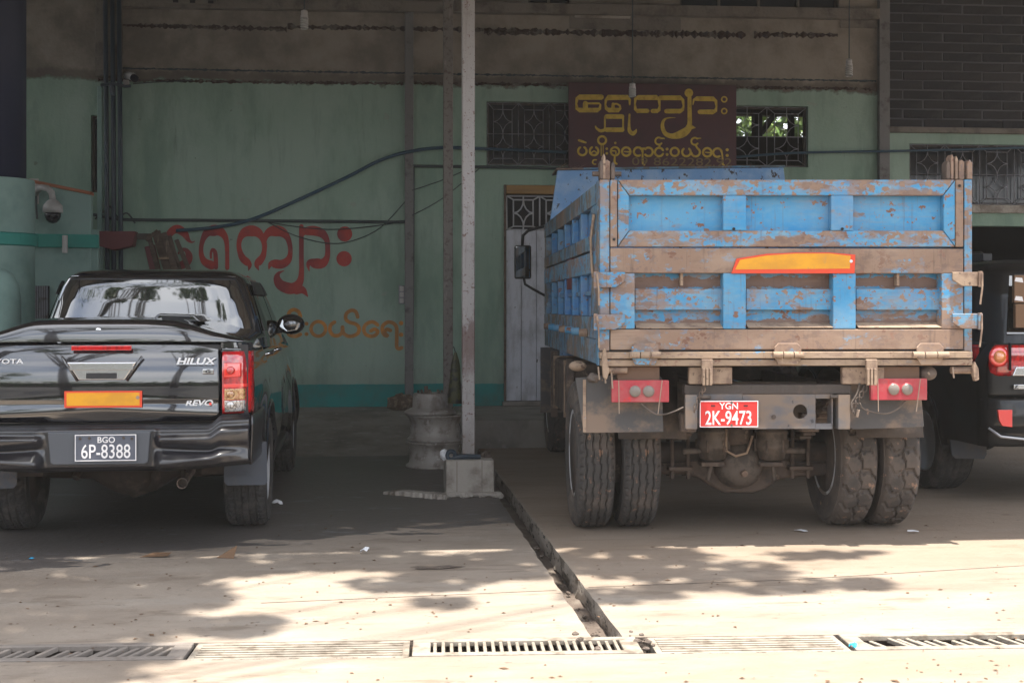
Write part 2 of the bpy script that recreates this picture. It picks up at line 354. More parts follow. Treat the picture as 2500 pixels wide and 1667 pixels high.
M['bark'] = mat('bark', (.10, .075, .055), .9, layers=[dict(c=(.05, .04, .03), s=(9, 9, 3), lo=.45, hi=.6)], bump=((20, 20, 5), .8, .03))
# dump truck paint: blue under brown dust, amount d
def truck(name, d, blue=(.04, .27, .52), st=(4.2, 4.2, 7.), seed=0., dust=(.27, .18, .13), bands=()):
    tt = .63 - .25 * d
    def hook(N, L, t, cur, rc, nm):
        if bands:                          # scraped strips along the foot of each recess
            sp = N.new('ShaderNodeSeparateXYZ'); L.new(t.outputs['Object'], sp.inputs[0])
            zj = math_node(N, L, 'ADD', sp.outputs[2], math_node(N, L, 'MULTIPLY', math_node(N, L, 'SUBTRACT', nm((7, 7, 9), 0, 1, 10, 3.), .5), .085))
            for (z0, z1) in bands:
                k = math_node(N, L, 'MULTIPLY', step(N, L, zj, z0, z0 + .004), step(N, L, zj, z1 + .004, z1)); cur = mixc(N, L, k, cur, (.20, .125, .095))
        # fine dry streaks: sideways scrapes and runs
        k = math_node(N, L, 'MULTIPLY', nm((3, 3, 70), .50, .62, 8, seed + 15.), nm((2, 2, 2), .40, .6, 4, seed + 16.)); cur = mixc(N, L, math_node(N, L, 'MULTIPLY', k, .22 + .4 * min(d, .8)), cur, dust)
        k = math_node(N, L, 'MULTIPLY', nm((46, 46, 2.2), .55, .68, 8, seed + 17.), nm((2, 2, 1), .42, .6, 4, seed + 18.)); cur = mixc(N, L, math_node(N, L, 'MULTIPLY', k, .5), cur, (.13, .09, .07))
        return cur, rc
    return mat(name, blue, .55, layers=[
        dict(c=(.13, .33, .48), s=(2, 2, 2), lo=.40, hi=.62, a=.55),
        dict(c=(.22, .36, .43), s=(13, 13, 22), lo=.44, hi=.66, a=.25 + .65 * min(d, 1), seed=seed, d=9),
        dict(c=dust, s=st, lo=tt - .035, hi=tt + .05, d=14, seed=seed + 4.4, r=.85, a=.8),
        dict(c=(.21, .135, .10), s=(st[0] * .9, st[1] * .9, st[2]), lo=tt + .02, hi=tt + .05, d=14, a=.85, seed=seed + 4.4, r=.85),
        dict(c=dust, s=(st[0] * 5, st[1] * 5, st[2] * 3.4), lo=tt + .02, hi=tt + .05, d=12, seed=seed + 3.4, r=.85),
        dict(c=(.19, .10, .07), s=(9, 9, 11), lo=.635 - .02 * d, hi=.648 - .02 * d, d=9, seed=seed + 1.3, r=.8),
        dict(c=(.25, .14, .10), s=(17, 17, 19), lo=.63, hi=.64, d=7, seed=seed + 9.3, r=.8),
        dict(c=(.38, .28, .21), s=(2.2, 2.2, 2.6), lo=.44, hi=.68, a=.2 + .5 * min(d, 1), seed=seed + 7.1),
        dict(c=(.16, .105, .08), s=(5, 5, 12), lo=.52, hi=.66, a=.55 * min(d, 1), seed=seed + 2.)], bump=(22, .25, .005), hook=hook)
M['tb0'] = truck('blue_panel_paint', .0, seed=2.)
M['tb1'] = truck('blue_worn_paint', .38, seed=5.)
M['tb2'] = truck('blue_dusty_paint', .52, seed=8., st=(4.4, 4.4, 9.))
M['tb3'] = truck('brown_dusty_paint', .80, seed=12., st=(4.0, 4.0, 8.))
M['tb4'] = truck('sill_dust_paint', .95, seed=17., dust=(.34, .245, .17), st=(3, 3, 12))
M['tbp'] = truck('peeled_panel_paint', .34, seed=21., st=(4.3, 4.3, 9.), bands=((1.355, 1.42), (1.62, 1.685)))
M['side'] = truck('side_paint', .50, blue=(.05, .17, .32), seed=30., dust=(.12, .13, .125), st=(1.5, 1.5, 2.))
M['side_in'] = truck('side_panel_blue', .1, blue=(.045, .20, .46), seed=33., dust=(.14, .12, .11))
M['headboard'] = mat('headboard_paint', (.17, .34, .62), .6, layers=[dict(c=(.30, .45, .66), s=4, lo=.4, hi=.65), dict(c=(.05, .05, .06), s=(15, 15, 11), lo=.62, hi=.635), dict(c=(.09, .06, .05), s=(30, 30, 22), lo=.64, hi=.655)], bump=(18, .3, .01))
M['dirty'] = mat('dirty_steel', (.13, .095, .075), .8, layers=[dict(c=(.07, .055, .048), s=7, lo=.42, hi=.65), dict(c=(.26, .19, .14), s=13, lo=.58, hi=.72)], bump=(30, .5, .006))
M['dirty_dark'] = mat('dark_grimy_steel', (.065, .052, .045), .7, layers=[dict(c=(.12, .09, .07), s=8, lo=.5, hi=.7)], bump=(30, .5, .006))
M['cross'] = mat('crossmember_steel', (.12, .12, .13), .65, .1, layers=[dict(c=(.20, .15, .115), s=(3, 3, 6), lo=.38, hi=.58), dict(c=(.04, .04, .045), s=12, lo=.62, hi=.7)], bump=(20, .3, .004))
M['dusty_pale'] = mat('dusty_pale_steel', (.36, .26, .185), .85, layers=[dict(c=(.20, .135, .10), s=8, lo=.44, hi=.64), dict(c=(.12, .08, .06), s=25, lo=.6, hi=.66)], bump=(30, .4, .004))
M['box_brown'] = mat('brown_lamp_box', (.17, .105, .07), .85, layers=[dict(c=(.10, .065, .05), s=6, lo=.5, hi=.7)])
M['flap'] = mat('mudflap_rubber', (.085, .082, .082), .8, layers=[dict(c=(.22, .16, .12), s=(3, 3, 4), lo=.44, hi=.62), dict(c=(.30, .20, .14), s=14, lo=.66, hi=.72)], bump=(20, .3, .005))
M['chamber'] = mat('brake_chamber', (.15, .12, .10), .7, .2, layers=[dict(c=(.08, .065, .055), s=9, lo=.45, hi=.65)], bump=(30, .4, .005))
M['tyre'] = mat('dusty_tyre', (.058, .053, .05), .9, layers=[dict(c=(.13, .105, .088), s=5, lo=.44, hi=.66), dict(c=(.25, .15, .10), s=(20, 16, 16), lo=.62, hi=.66)], bump=(60, .5, .004))
M['tyre2'] = mat('muddy_tyre', (.105, .085, .072), .9, layers=[dict(c=(.06, .052, .048), s=6, lo=.45, hi=.65), dict(c=(.27, .17, .12), s=(16, 14, 14), lo=.62, hi=.66)], bump=(50, .5, .005))
M['tyre3'] = mat('car_tyre', (.035, .033, .032), .9, layers=[dict(c=(.09, .078, .07), s=6, lo=.45, hi=.65)], bump=(60, .4, .004))
M['rim'] = mat('truck_rim', (.60, .60, .62), .45, .2, layers=[dict(c=(.25, .20, .17), s=5, lo=.48, hi=.62)])
M['lamp_red'] = mat('dusty_red_lens', (.42, .045, .06), .35, layers=[dict(c=(.46, .16, .15), s=5, lo=.4, hi=.7, a=.7), dict(c=(.6, .03, .03), s=18, lo=.58, hi=.7)], bump=(50, .2, .003))
M['lamp_clear'] = mat('clear_lens', (.22, .19, .165), .25, .0)
M['plate_red'] = mat('red_plate', (.72, .035, .03), .45)
M['plate_black'] = mat('grey_plate', (.10, .11, .14), .45)
M['white'] = mat('white_paint', (.82, .80, .80), .5)
M['yellow_ref'] = mat('yellow_reflector', (.80, .37, .012), .45, layers=[dict(c=(.66, .30, .02), s=(5, 5, 9), lo=.42, hi=.66), dict(c=(.5, .28, .08), s=(30, 30, 12), lo=.6, hi=.7, a=.5)], bump=((180, 180, 180), .3, .001))
M['red_ref'] = mat('red_reflector', (.75, .07, .025), .4)
M['straw'] = mat('pale_strip', (.33, .25, .19), .7)
M['black_pl'] = mat('black_plastic', (.022, .022, .024), .5)
M['grey_pl'] = mat('grey_plastic', (.085, .092, .105), .6, bump=(200, .2, .002))
M['mirror'] = mat('mirror_glass', (.3, .32, .34), .03, 1.)
# cars
M['black'] = mat('black_car_paint', (.006, .006, .009), .12, coat=1., spec=.5, layers=[dict(c=(.035, .03, .026), s=9, lo=.55, hi=.8, a=.2)])
M['black2'] = mat('dusty_black_paint', (.008, .008, .009), .35, coat=.2, spec=.3)
M['bumper'] = mat('bumper_paint', (.012, .012, .016), .28, coat=.35, spec=.4, layers=[dict(c=(.035, .03, .027), s=7, lo=.5, hi=.75, a=.5)])
M['tint'] = mat('tinted_glass', (.010, .013, .015), .03, ior=2.8)
M['badge'] = mat('bright_badge', (.85, .85, .86), .35, .35)
M['chrome'] = mat('chrome', (.85, .86, .88), .16, 1.)
M['tl_red'] = mat('tail_lamp_red', (.62, .012, .015), .08, coat=1., layers=[dict(c=(.32, .006, .012), s=(22, 22, 14), lo=.42, hi=.6)])
M['tl_bright'] = mat('tail_lamp_bright', (.95, .05, .04), .1, coat=1.)
M['tl_clear'] = mat('tail_lamp_clear', (.62, .60, .58), .12, .3, coat=1., layers=[dict(c=(.16, .15, .15), s=(60, 60, 42), lo=.5, hi=.56)])
M['tl_amber'] = mat('tail_lamp_amber', (.62, .36, .14), .12, .2, coat=1., layers=[dict(c=(.35, .13, .03), s=(60, 60, 42), lo=.5, hi=.56)])
M['flap_car'] = mat('car_mudflap', (.075, .085, .105), .7, layers=[dict(c=(.11, .10, .10), s=6, lo=.5, hi=.7)])
M['under'] = mat('underbody', (.055, .042, .035), .85, layers=[dict(c=(.10, .075, .06), s=9, lo=.5, hi=.7)], bump=(30, .4, .006))
M['alloy'] = mat('dark_alloy', (.60, .61, .64), .35, .35)
M['card'] = mat('cardboard', (.20, .115, .065), .8)
M['leafdry'] = mat('dry_leaf', (.15, .085, .045), .8)
M['paper'] = mat('litter_white', (.7, .7, .72), .6)
M['litter_blue'] = mat('litter_blue', (.02, .35, .6), .5)
M['bag'] = mat('olive_bag', (.07, .075, .02), .5, layers=[dict(c=(.02, .02, .012), s=14, lo=.45, hi=.6)])
# ================================================================ GROUND
def fb(o): o.rotation_euler = (0, 0, FA); return o
PF, PZ, VW = 14.33, .30, 16.4            # platform front, platform height, wall plane (facade depths)
CU0, CU1 = 1.004, 1.145                  # gutter edges
TA = math.tan(rad(-3.0))                 # the grate line against the facade
def tf(u): return 5.80 + TA * (u - .6)   # front edge of the cross drain
def tbk(u): return tf(u) + .29
mb = MB(); RJ = random.Random(3)
def jag(a, b, v0, v1, n, s): return [(a + (b - a) * i / n + (RJ.uniform(-s, s) if 0 < i < n else 0), v0 + (v1 - v0) * i / n) for i in range(n + 1)]
le = jag(CU0, CU0, tbk(CU0), PF + .4, 70, .007); re_ = jag(CU1, CU1, tbk(CU1), PF, 70, .003)
def side_poly(edge, far):                # strip quads from the gutter edge outwards
    vs = []; fs = []
    for (u, v) in edge: vs += [(u, v, 0), (far, v + (tbk(far) - tbk(edge[0][0])) * max(0, 1 - (v - edge[0][1]) / 4), 0)]
    for i in range(len(edge) - 1): fs.append((2 * i, 2 * i + 2, 2 * i + 3, 2 * i + 1))
    mb.add(vs, fs)
side_poly(le, -14); side_poly(re_, 16)
mb.add([(-14, tf(-14), 0), (16, tf(16), 0), (16, 3.6, 0), (-14, 3.6, 0)], [(0, 1, 2, 3)])
for (a, b) in ((-60, -14), (16, 60)): mb.add([(a, 3.6, 0), (b, 3.6, 0), (b, 60, 0), (a, 60, 0)], [(0, 1, 2, 3)])
mb.add([(-60, PF + 3, -.02), (60, PF + 3, -.02), (60, 80, -.02), (-60, 80, -.02)], [(0, 1, 2, 3)])
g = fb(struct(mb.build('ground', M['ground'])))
mb = MB(); mb.add([(-400, -400, -.03), (400, -400, -.03), (400, 3.62, -.03), (-400, 3.62, -.03)], [(0, 1, 2, 3)])
mb.add([(-400, -400, -.06), (400, -400, -.06), (400, 400, -.06), (-400, 400, -.06)], [(0, 1, 2, 3)])
fb(struct(MB().add([(-140, -140, -.12), (140, -140, -.12), (140, 3.6, -.004), (-140, 3.6, -.004)], [(0, 1, 2, 3)]).build('road', M['asphalt'])))
fb(struct(MB().add([(-150, -150, -.40), (150, -150, -.40), (150, 150, -.40), (-150, 150, -.40)], [(0, 1, 2, 3)]).build('terrain', M['soil'])))
# gutter beside the post, its side walls and bed
def strip_wall(edge, z0, z1, name, m):
    mb = MB(); vs = []
    for i, (u, v) in enumerate(edge): vs += [(u, v, z1), (u + RJ.uniform(-.008, .008), v, z0 + (z1 - z0) * .5), (u + RJ.uniform(-.01, .01), v, z0)]
    fs = []
    for i in range(len(edge) - 1):
        a = 3 * i; fs += [(a, a + 1, a + 4, a + 3), (a + 1, a + 2, a + 5, a + 4)]
    mb.add(vs, fs); return fb(struct(mb.build(name, m)))
strip_wall(le, -.12, 0, 'gutter_wall', M['gutter_wall']); strip_wall(re_, -.12, .0, 'gutter_wall', M['gutter_wall'])
us, vv = lin(CU0 - .03, CU1 + .03, 6), lin(5.7, PF, 120)
fb(struct(MB().grid(lambda u, v: (u, v, -.095 + .03 * noise.noise(Vector((u * 9, v * 5, 0))) - .03 * sm(v, 6.6, 8)), us, vv).build('gutter_bed', M['damp_conc'], smooth=True)))
# cross drain trench under the grates
mb = MB()
for (a, b) in ((-14, 16),):
    mb.add([(a, tf(a), 0), (b, tf(b), 0), (b, tf(b), -.3), (a, tf(a), -.3)], [(0, 1, 2, 3)])
    mb.add([(a, tbk(a), 0), (b, tbk(b), 0), (b, tbk(b), -.3), (a, tbk(a), -.3)], [(0, 1, 2, 3)])
    mb.add([(a, tf(a), -.3), (b, tf(b), -.3), (b, tbk(b), -.3), (a, tbk(a), -.3)], [(0, 1, 2, 3)])
fb(struct(mb.build('drain_trench', M['damp_conc'])))
# platforms in front of the wall
mb = MB(); mb.box(CU0 + .0, 16, PF, VW + .02, -.1, PZ)
fb(struct(mb.build('raised_floor', M['slab'], bevel=.02)))
mb = MB()
pr = [(13.6, -.02), (13.9, .025), (14.3, .085), (15.0, .165), (15.9, .265), (16.25, PZ), (VW + .02, PZ), (VW + .02, -.1), (13.6, -.1)]
mb.prism(pr, -10, CU0 - .006, 'x'); fb(struct(mb.build('raised_floor_edge', M['slab'], bevel=.01)))
# thin expansion joint across both bays
mb = MB()
for (u0, v0, u1, v1) in ((-.55, 6.95, .35, 7.04), (.35, 7.04, CU0 - .02, 7.10), (CU1 + .02, 7.16, 2.3, 7.24), (2.3, 7.24, 4.5, 7.62)):
    mb.add([(u0, v0, .002), (u1, v1, .002), (u1, v1 + .008, .002), (u0, v0 + .008, .002)], [(0, 1, 2, 3)])
fb(struct(mb.build('expansion_joint', M['damp_conc'])))

# ---- grates and cover slabs over the cross drain
GF = Frame(FB.loc(0, 5.80 - TA * .6).x, FB.loc(0, 5.80 - TA * .6).y, FA + math.atan(TA))
def gx(px, py=1590): return GF.g(px, py)[0]
def grate(x0, x1, n, slant, label, m, miss=(), warp=0.):
    t = thing('drain_grate', label, 'drain grate', GF.loc(x0, 0), GF.a, 'pieces covering the cross drain')
    L_ = x1 - x0; H = .022
    for nm, ya, yb in (('frame_rail', .004, .05), ('frame_rail', .24, .286)):
        MB().box(.004, L_ - .004, ya, yb, -H, .006).build(nm, m, t, bevel=.006)
    for xx in (.004, L_ - .084): MB().box(xx, xx + .08, .052, .238, -H, .004).build('end_plate', m, t, bevel=.006)
    w = (L_ - .17) / n; me = None
    for i in range(n):
        if i in miss: continue
        if me is None:
            q = MB(); bw = w * .22; q.prism([(-bw, .05), (bw, .05), (bw + slant, .24), (-bw + slant, .24)], -H, .0, 'z')
            o = q.build('bar', m, t, bevel=.004); me = o
        else: o = inst(me, t)
        o.location = (.085 + w * (i + .5), 0, R.uniform(-.004, .004) - warp * R.random()); o.rotation_euler = (0, R.uniform(-.06, .06) - warp, 0)
    return t
def slab(x0, x1, label):
    t = thing('drain_cover_slab', label, 'cover slab', GF.loc(x0, 0), GF.a, 'pieces covering the cross drain'); L_ = x1 - x0
    MB().box(.002, L_ - .002, .0015, .2885, -.06, -.001).build('slab', M['grate_white'], t, bevel=.003)
    MB().box(.0, L_, -.012, .0, -.06, .0005).build('dirt_joint', M['gutter_wall'], t)
    for k in range(6):
        y = .03 + k * .04; MB().box(.03, L_ - .03, y, y + .022, -.001, .004).build('rib', M['grate_white'], t, bevel=.002)
grate(gx(-90), gx(462), 16, .07, 'dusty grey drain grate with slanted bars in shade at left', M['grate_grey'], miss=(3,), warp=.02)
slab(gx(468), gx(1000), 'ribbed concrete drain cover between the grey grate and the white grate')
grate(gx(1004), gx(1572), 23, .0, 'whitewashed drain grate with upright bars ending at the gutter', M['grate_white'])
slab(gx(1600), gx(2085), 'ribbed pale drain cover right of the gutter mouth')
grate(gx(2092), gx(2760), 24, -.05, 'broken pale drain grate with tilted bars at right', M['grate_white'], miss=(3, 14), warp=.03)

# ================================================================ WAREHOUSE
wh = thing('warehouse', 'green plastered warehouse front wall with grey band above behind the trucks', 'building', (0, 0, 0), FA)
WP = lambda x, y, v=VW: FB.px(x, y, v)
U = lambda x, v=VW: FB.px(x, 750, v)[0]
Z = lambda x, y, v=VW: FB.px(x, y, v)[1]
uR = U(2155)                              # right end of the middle bay
w1 = (U(1188), U(1420), Z(1290, 405), Z(1290, 249)); w2 = (U(1775), U(1973), Z(1890, 408), Z(1890, 259))
dr = (U(1236), U(1400), PZ, Z(1300, 452))
w3 = (U(2222), U(2650), Z(2350, 500), Z(2350, 352)); dr3 = (U(2225), U(2650), PZ - .3, Z(2350, 551))
lo = (U(222), U(250), Z(236, 470), Z(236, 282))
tops = [(U(1290), U(1392), Z(1340, 30), 5.45), (U(1660), U(2048), Z(1850, 44), 5.45), (U(1408), U(1532), Z(1470, 34), Z(1470, 12))]
def wall_holes(u0, u1, z0, z1, holes, v0, v1):
    xs = sorted({u0, u1} | {h[0] for h in holes} | {h[1] for h in holes}); zs = sorted({z0, z1} | {h[2] for h in holes} | {h[3] for h in holes})
    xs = [x for x in xs if u0 <= x <= u1]; zs = [z for z in zs if z0 <= z <= z1]
    sol = lambda i, j: 0 <= i < len(xs) - 1 and 0 <= j < len(zs) - 1 and not any(h[0] < (xs[i] + xs[i + 1]) / 2 < h[1] and h[2] < (zs[j] + zs[j + 1]) / 2 < h[3] for h in holes)
    mb = MB()
    for i in range(len(xs) - 1):
        for j in range(len(zs) - 1):
            if not sol(i, j): continue
            a, b, c, d = xs[i], xs[i + 1], zs[j], zs[j + 1]
            mb.add([(a, v0, c), (b, v0, c), (b, v0, d), (a, v0, d)], [(0, 1, 2, 3)]); mb.add([(a, v1, c), (b, v1, c), (b, v1, d), (a, v1, d)], [(3, 2, 1, 0)])
            if not sol(i - 1, j): mb.add([(a, v0, c), (a, v1, c), (a, v1, d), (a, v0, d)], [(3, 2, 1, 0)])
            if not sol(i + 1, j): mb.add([(b, v0, c), (b, v1, c), (b, v1, d), (b, v0, d)], [(0, 1, 2, 3)])
            if not sol(i, j - 1): mb.add([(a, v0, c), (b, v0, c), (b, v1, c), (a, v1, c)], [(3, 2, 1, 0)])
            if not sol(i, j + 1): mb.add([(a, v0, d), (b, v0, d), (b, v1, d), (a, v1, d)], [(0, 1, 2, 3)])
    mb.keep = True
    return mb
wall_holes(-8, uR, 0, 7, [w1, w2, dr, lo] + tops, VW, VW + .22).build('wall', M['wall'], wh)
wz = Z(2300, 322)
wall_holes(uR, 12, -.1, wz, [w3, dr3], VW + .02, VW + .22).build('wall', M['wall'], wh)
MB().box(uR, 12, VW + .10, VW + .22, wz, 7).build('mortar_bed', M['mortar'], wh)
# dark bricks of the right bay
bh = (Z(2300, 22) - Z(2300, 292)) / 11.5; bw = U(2298) - U(2200) ; bm_ = None; z = wz + .06; row = 0
while z < 6.1:
    zz1 = z + bh * .84; u = uR + .05 - (bw / 2 if row % 2 else 0)
    while u < U(2620):
        a = max(u, uR + .05); b = u + bw * .965
        if b - a > .03:
            if bm_ is None or abs((b - a) - bw * .965) > .01:
                o = MB().box(-(b - a) / 2, (b - a) / 2, 0, .09, 0, bh * .84).build('brick', M['brick'], wh, bevel=.006, seg=1)
                if abs((b - a) - bw * .965) < .01: bm_ = o
            else: o = inst(bm_, wh)
            o.location = ((a + b) / 2 + R.uniform(-.006, .006), VW + .090 + R.uniform(-.005, .005), z + R.uniform(-.003, .003)); o.rotation_euler = (0, R.uniform(-.006, .006), 0)
        u += bw
    z += bh; row += 1
MB().box(uR + .06, 12, VW - .06, VW + .1, wz - .02, wz + .05).build('ledge', M['plaster'], wh, bevel=.01)
MB().box(U(2222) - .0, 12, VW - .05, VW + .02, Z(2350, 520), Z(2350, 500)).build('window_sill', M['concrete'], wh, bevel=.01)
# engaged pillars
for (a, b, zt, zb, m) in ((988, 1009, 7, PZ, 'pillar'), (2142, 2168, 7, PZ, 'pillar'), (240, 252, 4.1, PZ, 'mint')):
    MB().box(U(a), U(b), VW - .07, VW + .01, zb, zt).build('pillar', M[m], wh, bevel=.008)
MB().box(U(236), U(300), VW - .10, VW - .002, Z(260, 190), 7).build('pillar', M['plaster'], wh, bevel=.01)
# rough mortar ledge, lintel plaster edge and upper beams
def rough_strip(x0, x1, y0, y1, r0, name, m, v):
    n = int((x1 - x0) / 5); P1 = FB.px(x0, y0, VW); P2 = FB.px(x1, y1, VW); mb = MB(); vs = []; RR = random.Random(int(x0))
    for i in range(n + 1):
        t = i / n; u = P1[0] + (P2[0] - P1[0]) * t; z = P1[1] + (P2[1] - P1[1]) * t; r = r0 * RR.uniform(.25, 1.3)
        for k in range(6):
            a = math.pi * (k / 5); vs.append((u, v - r * .6 * math.sin(a), z + r * math.cos(a) + RR.uniform(-.01, .01)))
    fs = [(i * 6 + k, i * 6 + k + 1, (i + 1) * 6 + k + 1, (i + 1) * 6 + k) for i in range(n) for k in range(5)]
    return mb.add(vs, fs).build(name, m, wh)
rough_strip(290, 700, 62, 72, .026, 'mortar_ridge', M['rough_line'], VW)
rough_strip(702, 1180, 66, 74, .03, 'mortar_ridge', M['rough_line'], VW)
rough_strip(1182, 1820, 77, 86, .042, 'mortar_ridge', M['rough_line'], VW)
rough_strip(1840, 2045, 86, 86, .034, 'mortar_ridge', M['rough_line'], VW)
rough_strip(240, 985, 196, 205, .016, 'plaster_edge', M['rough_line'], VW)
rough_strip(1010, 2138, 203, 218, .018, 'plaster_edge', M['rough_line'], VW)
rough_strip(240, 2138, 167, 199, .008, 'hairline_wire', M['cable'], VW - .01)
a, b = FB.px(300, 12, VW), FB.px(2140, 42, VW)
mb = MB(); mb.add([(a[0], VW - .12, a[1] - .05), (b[0], VW - .12, b[1] - .05), (b[0], VW - .12, b[1] + .08), (a[0], VW - .12, a[1] + .08),
                   (a[0], VW - .002, a[1] - .05), (b[0], VW - .002, b[1] - .05), (b[0], VW - .002, b[1] + .08), (a[0], VW - .002, a[1] + .08)],
                  [(0, 1, 2, 3), (7, 6, 5, 4), (0, 4, 5, 1), (3, 2, 6, 7), (0, 3, 7, 4), (1, 5, 6, 2)]); mb.build('upper_beam', M['plaster'], wh, bevel=.008)
# patch of plaster under the upper openings
for (x0, x1, y0, y1) in ((1390, 1662, 32, 74), (2050, 2140, 48, 70)):
    MB().box(U(x0), U(x1), VW - .02, VW - .003, Z((x0 + x1) / 2, y1), Z((x0 + x1) / 2, y0)).build('plaster_patch', M['plaster'], wh, bevel=.01)
# windows: panes, frames, grilles
def bar_tube(pts, r, m, name, par): return MB().tube(pts, r, 5).build(name, m, par, smooth=True)
def arc(cx, cz, r, a0, a1, v, n=6): return [(cx + r * math.cos(rad(a0 + (a1 - a0) * i / n)), v, cz + r * math.sin(rad(a0 + (a1 - a0) * i / n))) for i in range(n + 1)]
def grille(u0, u1, z0, z1, nmod, nrow, v, m, par, r=.0055, off=0.):
    g_ = MB().tube([(u0, v, z0), (u1, v, z0), (u1, v, z1), (u0, v, z1), (u0, v, z0)], r, 5).build('grille', m, par)
    mw = (u1 - u0) / nmod; cut = mw * .17
    def B(*p): MB().tube(list(p), r, 5, True).build('bar', m, g_, smooth=True)
    for i in range(1, nmod): B((u0 + mw * i, v, z0), (u0 + mw * i, v, z1))
    rh = (z1 - z0) / nrow
    for j in range(1, nrow): B((u0, v + .004, z0 + rh * j), (u1, v + .004, z0 + rh * j))
    for i in range(nmod):
        a, b = u0 + mw * i, u0 + mw * (i + 1); q = mw * .2; c = (a + b) / 2; zl, zh = z0 + (z1 - z0) * .10, z1 - (z1 - z0) * .11
        B((a, v - .004, z0), (a + q, v - .004, zl), (b - q, v - .004, zl), (b, v - .004, z0)); B((a, v - .004, z1), (a + q, v - .004, zh), (b - q, v - .004, zh), (b, v - .004, z1))
        B((a + q, v + .008, zl), (a + q, v + .008, zh)); B((b - q, v + .008, zl), (b - q, v + .008, zh)); B((c, v, z0), (c, v, zl)); B((c, v, zh), (c, v, z1))
        rr = min(c - a - q, (zh - zl) / (2 * nrow)); nn = nrow
        for k in range(nn):
            zc = zl + (zh - zl) * (k + .5) / nn; H2 = (zh - zl) / nn / 2
            for (x_, s1) in ((a + q, 1), (b - q, -1)):
                for s2 in (1, -1):
                    B(*[(x_ + s1 * (c - a - q) * math.sin(t_), v - .008, zc + s2 * H2 * (1 - math.cos(t_))) for t_ in (0, .4, .8, 1.2, 1.5708)])
def window(h, nmod, nrow, glass=True, m='grille', v=VW + .07):
    fr = MB(); t = .03; u0, u1, z0, z1 = [h[0] + .002, h[1] - .002, h[2] + .002, h[3] - .002]
    fr.box(u0, u1, v, v + .05, z0, z0 + t); fr.box(u0, u1, v, v + .05, z1 - t, z1); fr.box(u0, u0 + t, v, v + .05, z0 + t, z1 - t); fr.box(u1 - t, u1, v, v + .05, z0 + t, z1 - t)
    f = fr.build('window', M['dirty_dark'], wh)
    if glass: MB().box(u0 + t, u1 - t, v + .02, v + .03, z0 + t, z1 - t).build('pane', M['glass_dark'], f)
    if nmod: grille(u0 + .01, u1 - .01, z0 + .01, z1 - .01, nmod, nrow, v - .03, M[m], f)
    return f
window(w1, 3, 2); window(w3, 5, 2)
window(w2, 2, 2, glass=False)
f = window(lo, 0, 0); 
for h in tops[:2]:
    f = window(h, 0, 0)
    n_ = 2 if h is tops[0] else 4
    for i in range(1, n_): MB().box(h[0] + (h[1] - h[0]) * i / n_ - .015, h[0] + (h[1] - h[0]) * i / n_ + .015, VW + .05, VW + .09, h[2] + .03, h[3] - .03).build('mullion', M['plaster'], f)
h = tops[2]; f = window(h, 0, 0)
for i in range(1, 3): MB().box(h[0] + (h[1] - h[0]) * i / 3 - .02, h[0] + (h[1] - h[0]) * i / 3 + .02, VW - .01, VW + .09, h[2] + .03, h[3] - .03).build('mullion', M['plaster'], f)
MB().box(h[0] - .03, h[1] + .03, VW - .05, VW - .001, h[2] - .06, h[2]).build('window_sill', M['concrete'], wh, bevel=.01)
# a pale slotted beam end at top left
a = FB.px(408, 17, VW)
bx_ = MB().box(U(408), U(535), VW - .16, VW - .125, a[1], a[1] + .25).build('vent_panel', M['plaster'], wh, bevel=.006)
for xx in (427, 468, 512): MB().box(U(xx), U(xx + 13), VW - .166, VW - .161, a[1] + .015, a[1] + .05).build('slot', M['black_void'], bx_)
# door: ochre header, grille light above, plank leaves
u0, u1, z0, z1 = dr
MB().box(u0, u1, VW - .03, VW + .06, Z(1300, 474), Z(1300, 453)).build('door_header', M['ochre'], wh, bevel=.004)
MB().box(u0 - .03, u0 - .001, VW - .02, VW + .05, z0, z1).build('door_jamb', M['wood'], wh, bevel=.004)
ft = MB().box(u0 + .002, u1 - .002, VW + .1, VW + .14, Z(1300, 562), Z(1300, 476)).build('transom', M['black_void'], wh)
grille(u0 + .01, u1 - .01, Z(1300, 561), Z(1300, 479), 2, 1, VW + .03, M['grille_w'], ft, r=.010)
dl = thing('door', 'old grey painted plank door under a white grille behind the truck mirror', 'door', FB.loc(u0, VW + .02, PZ + .0), FA)
zt = Z(1300, 563) - PZ; zb = Z(1300, 978) - PZ; wpl = (U(1310) - U(1236)) / 2
for i in range(4):
    w_ = wpl if i < 2 else (u1 - u0 - 2 * wpl) / 2; x_ = i * wpl if i < 2 else 2 * wpl + (i - 2) * w_
    MB().box(x_ + .003, x_ + w_ - .003, 0, .035, max(.01, zb), zt).build('plank', M['door'], dl, bevel=.004)
MB().box(u1 - u0 - .3, u1 - u0 - .25, -.02, 0, 1.0, 1.1).build('handle', M['dirty'], dl, bevel=.004)
MB().box(u0 - .05, u1 + .05, VW - .12, VW - .002, PZ + .002, PZ + max(.03, zb) - .003).build('door_step', M['slab'], wh, bevel=.01)
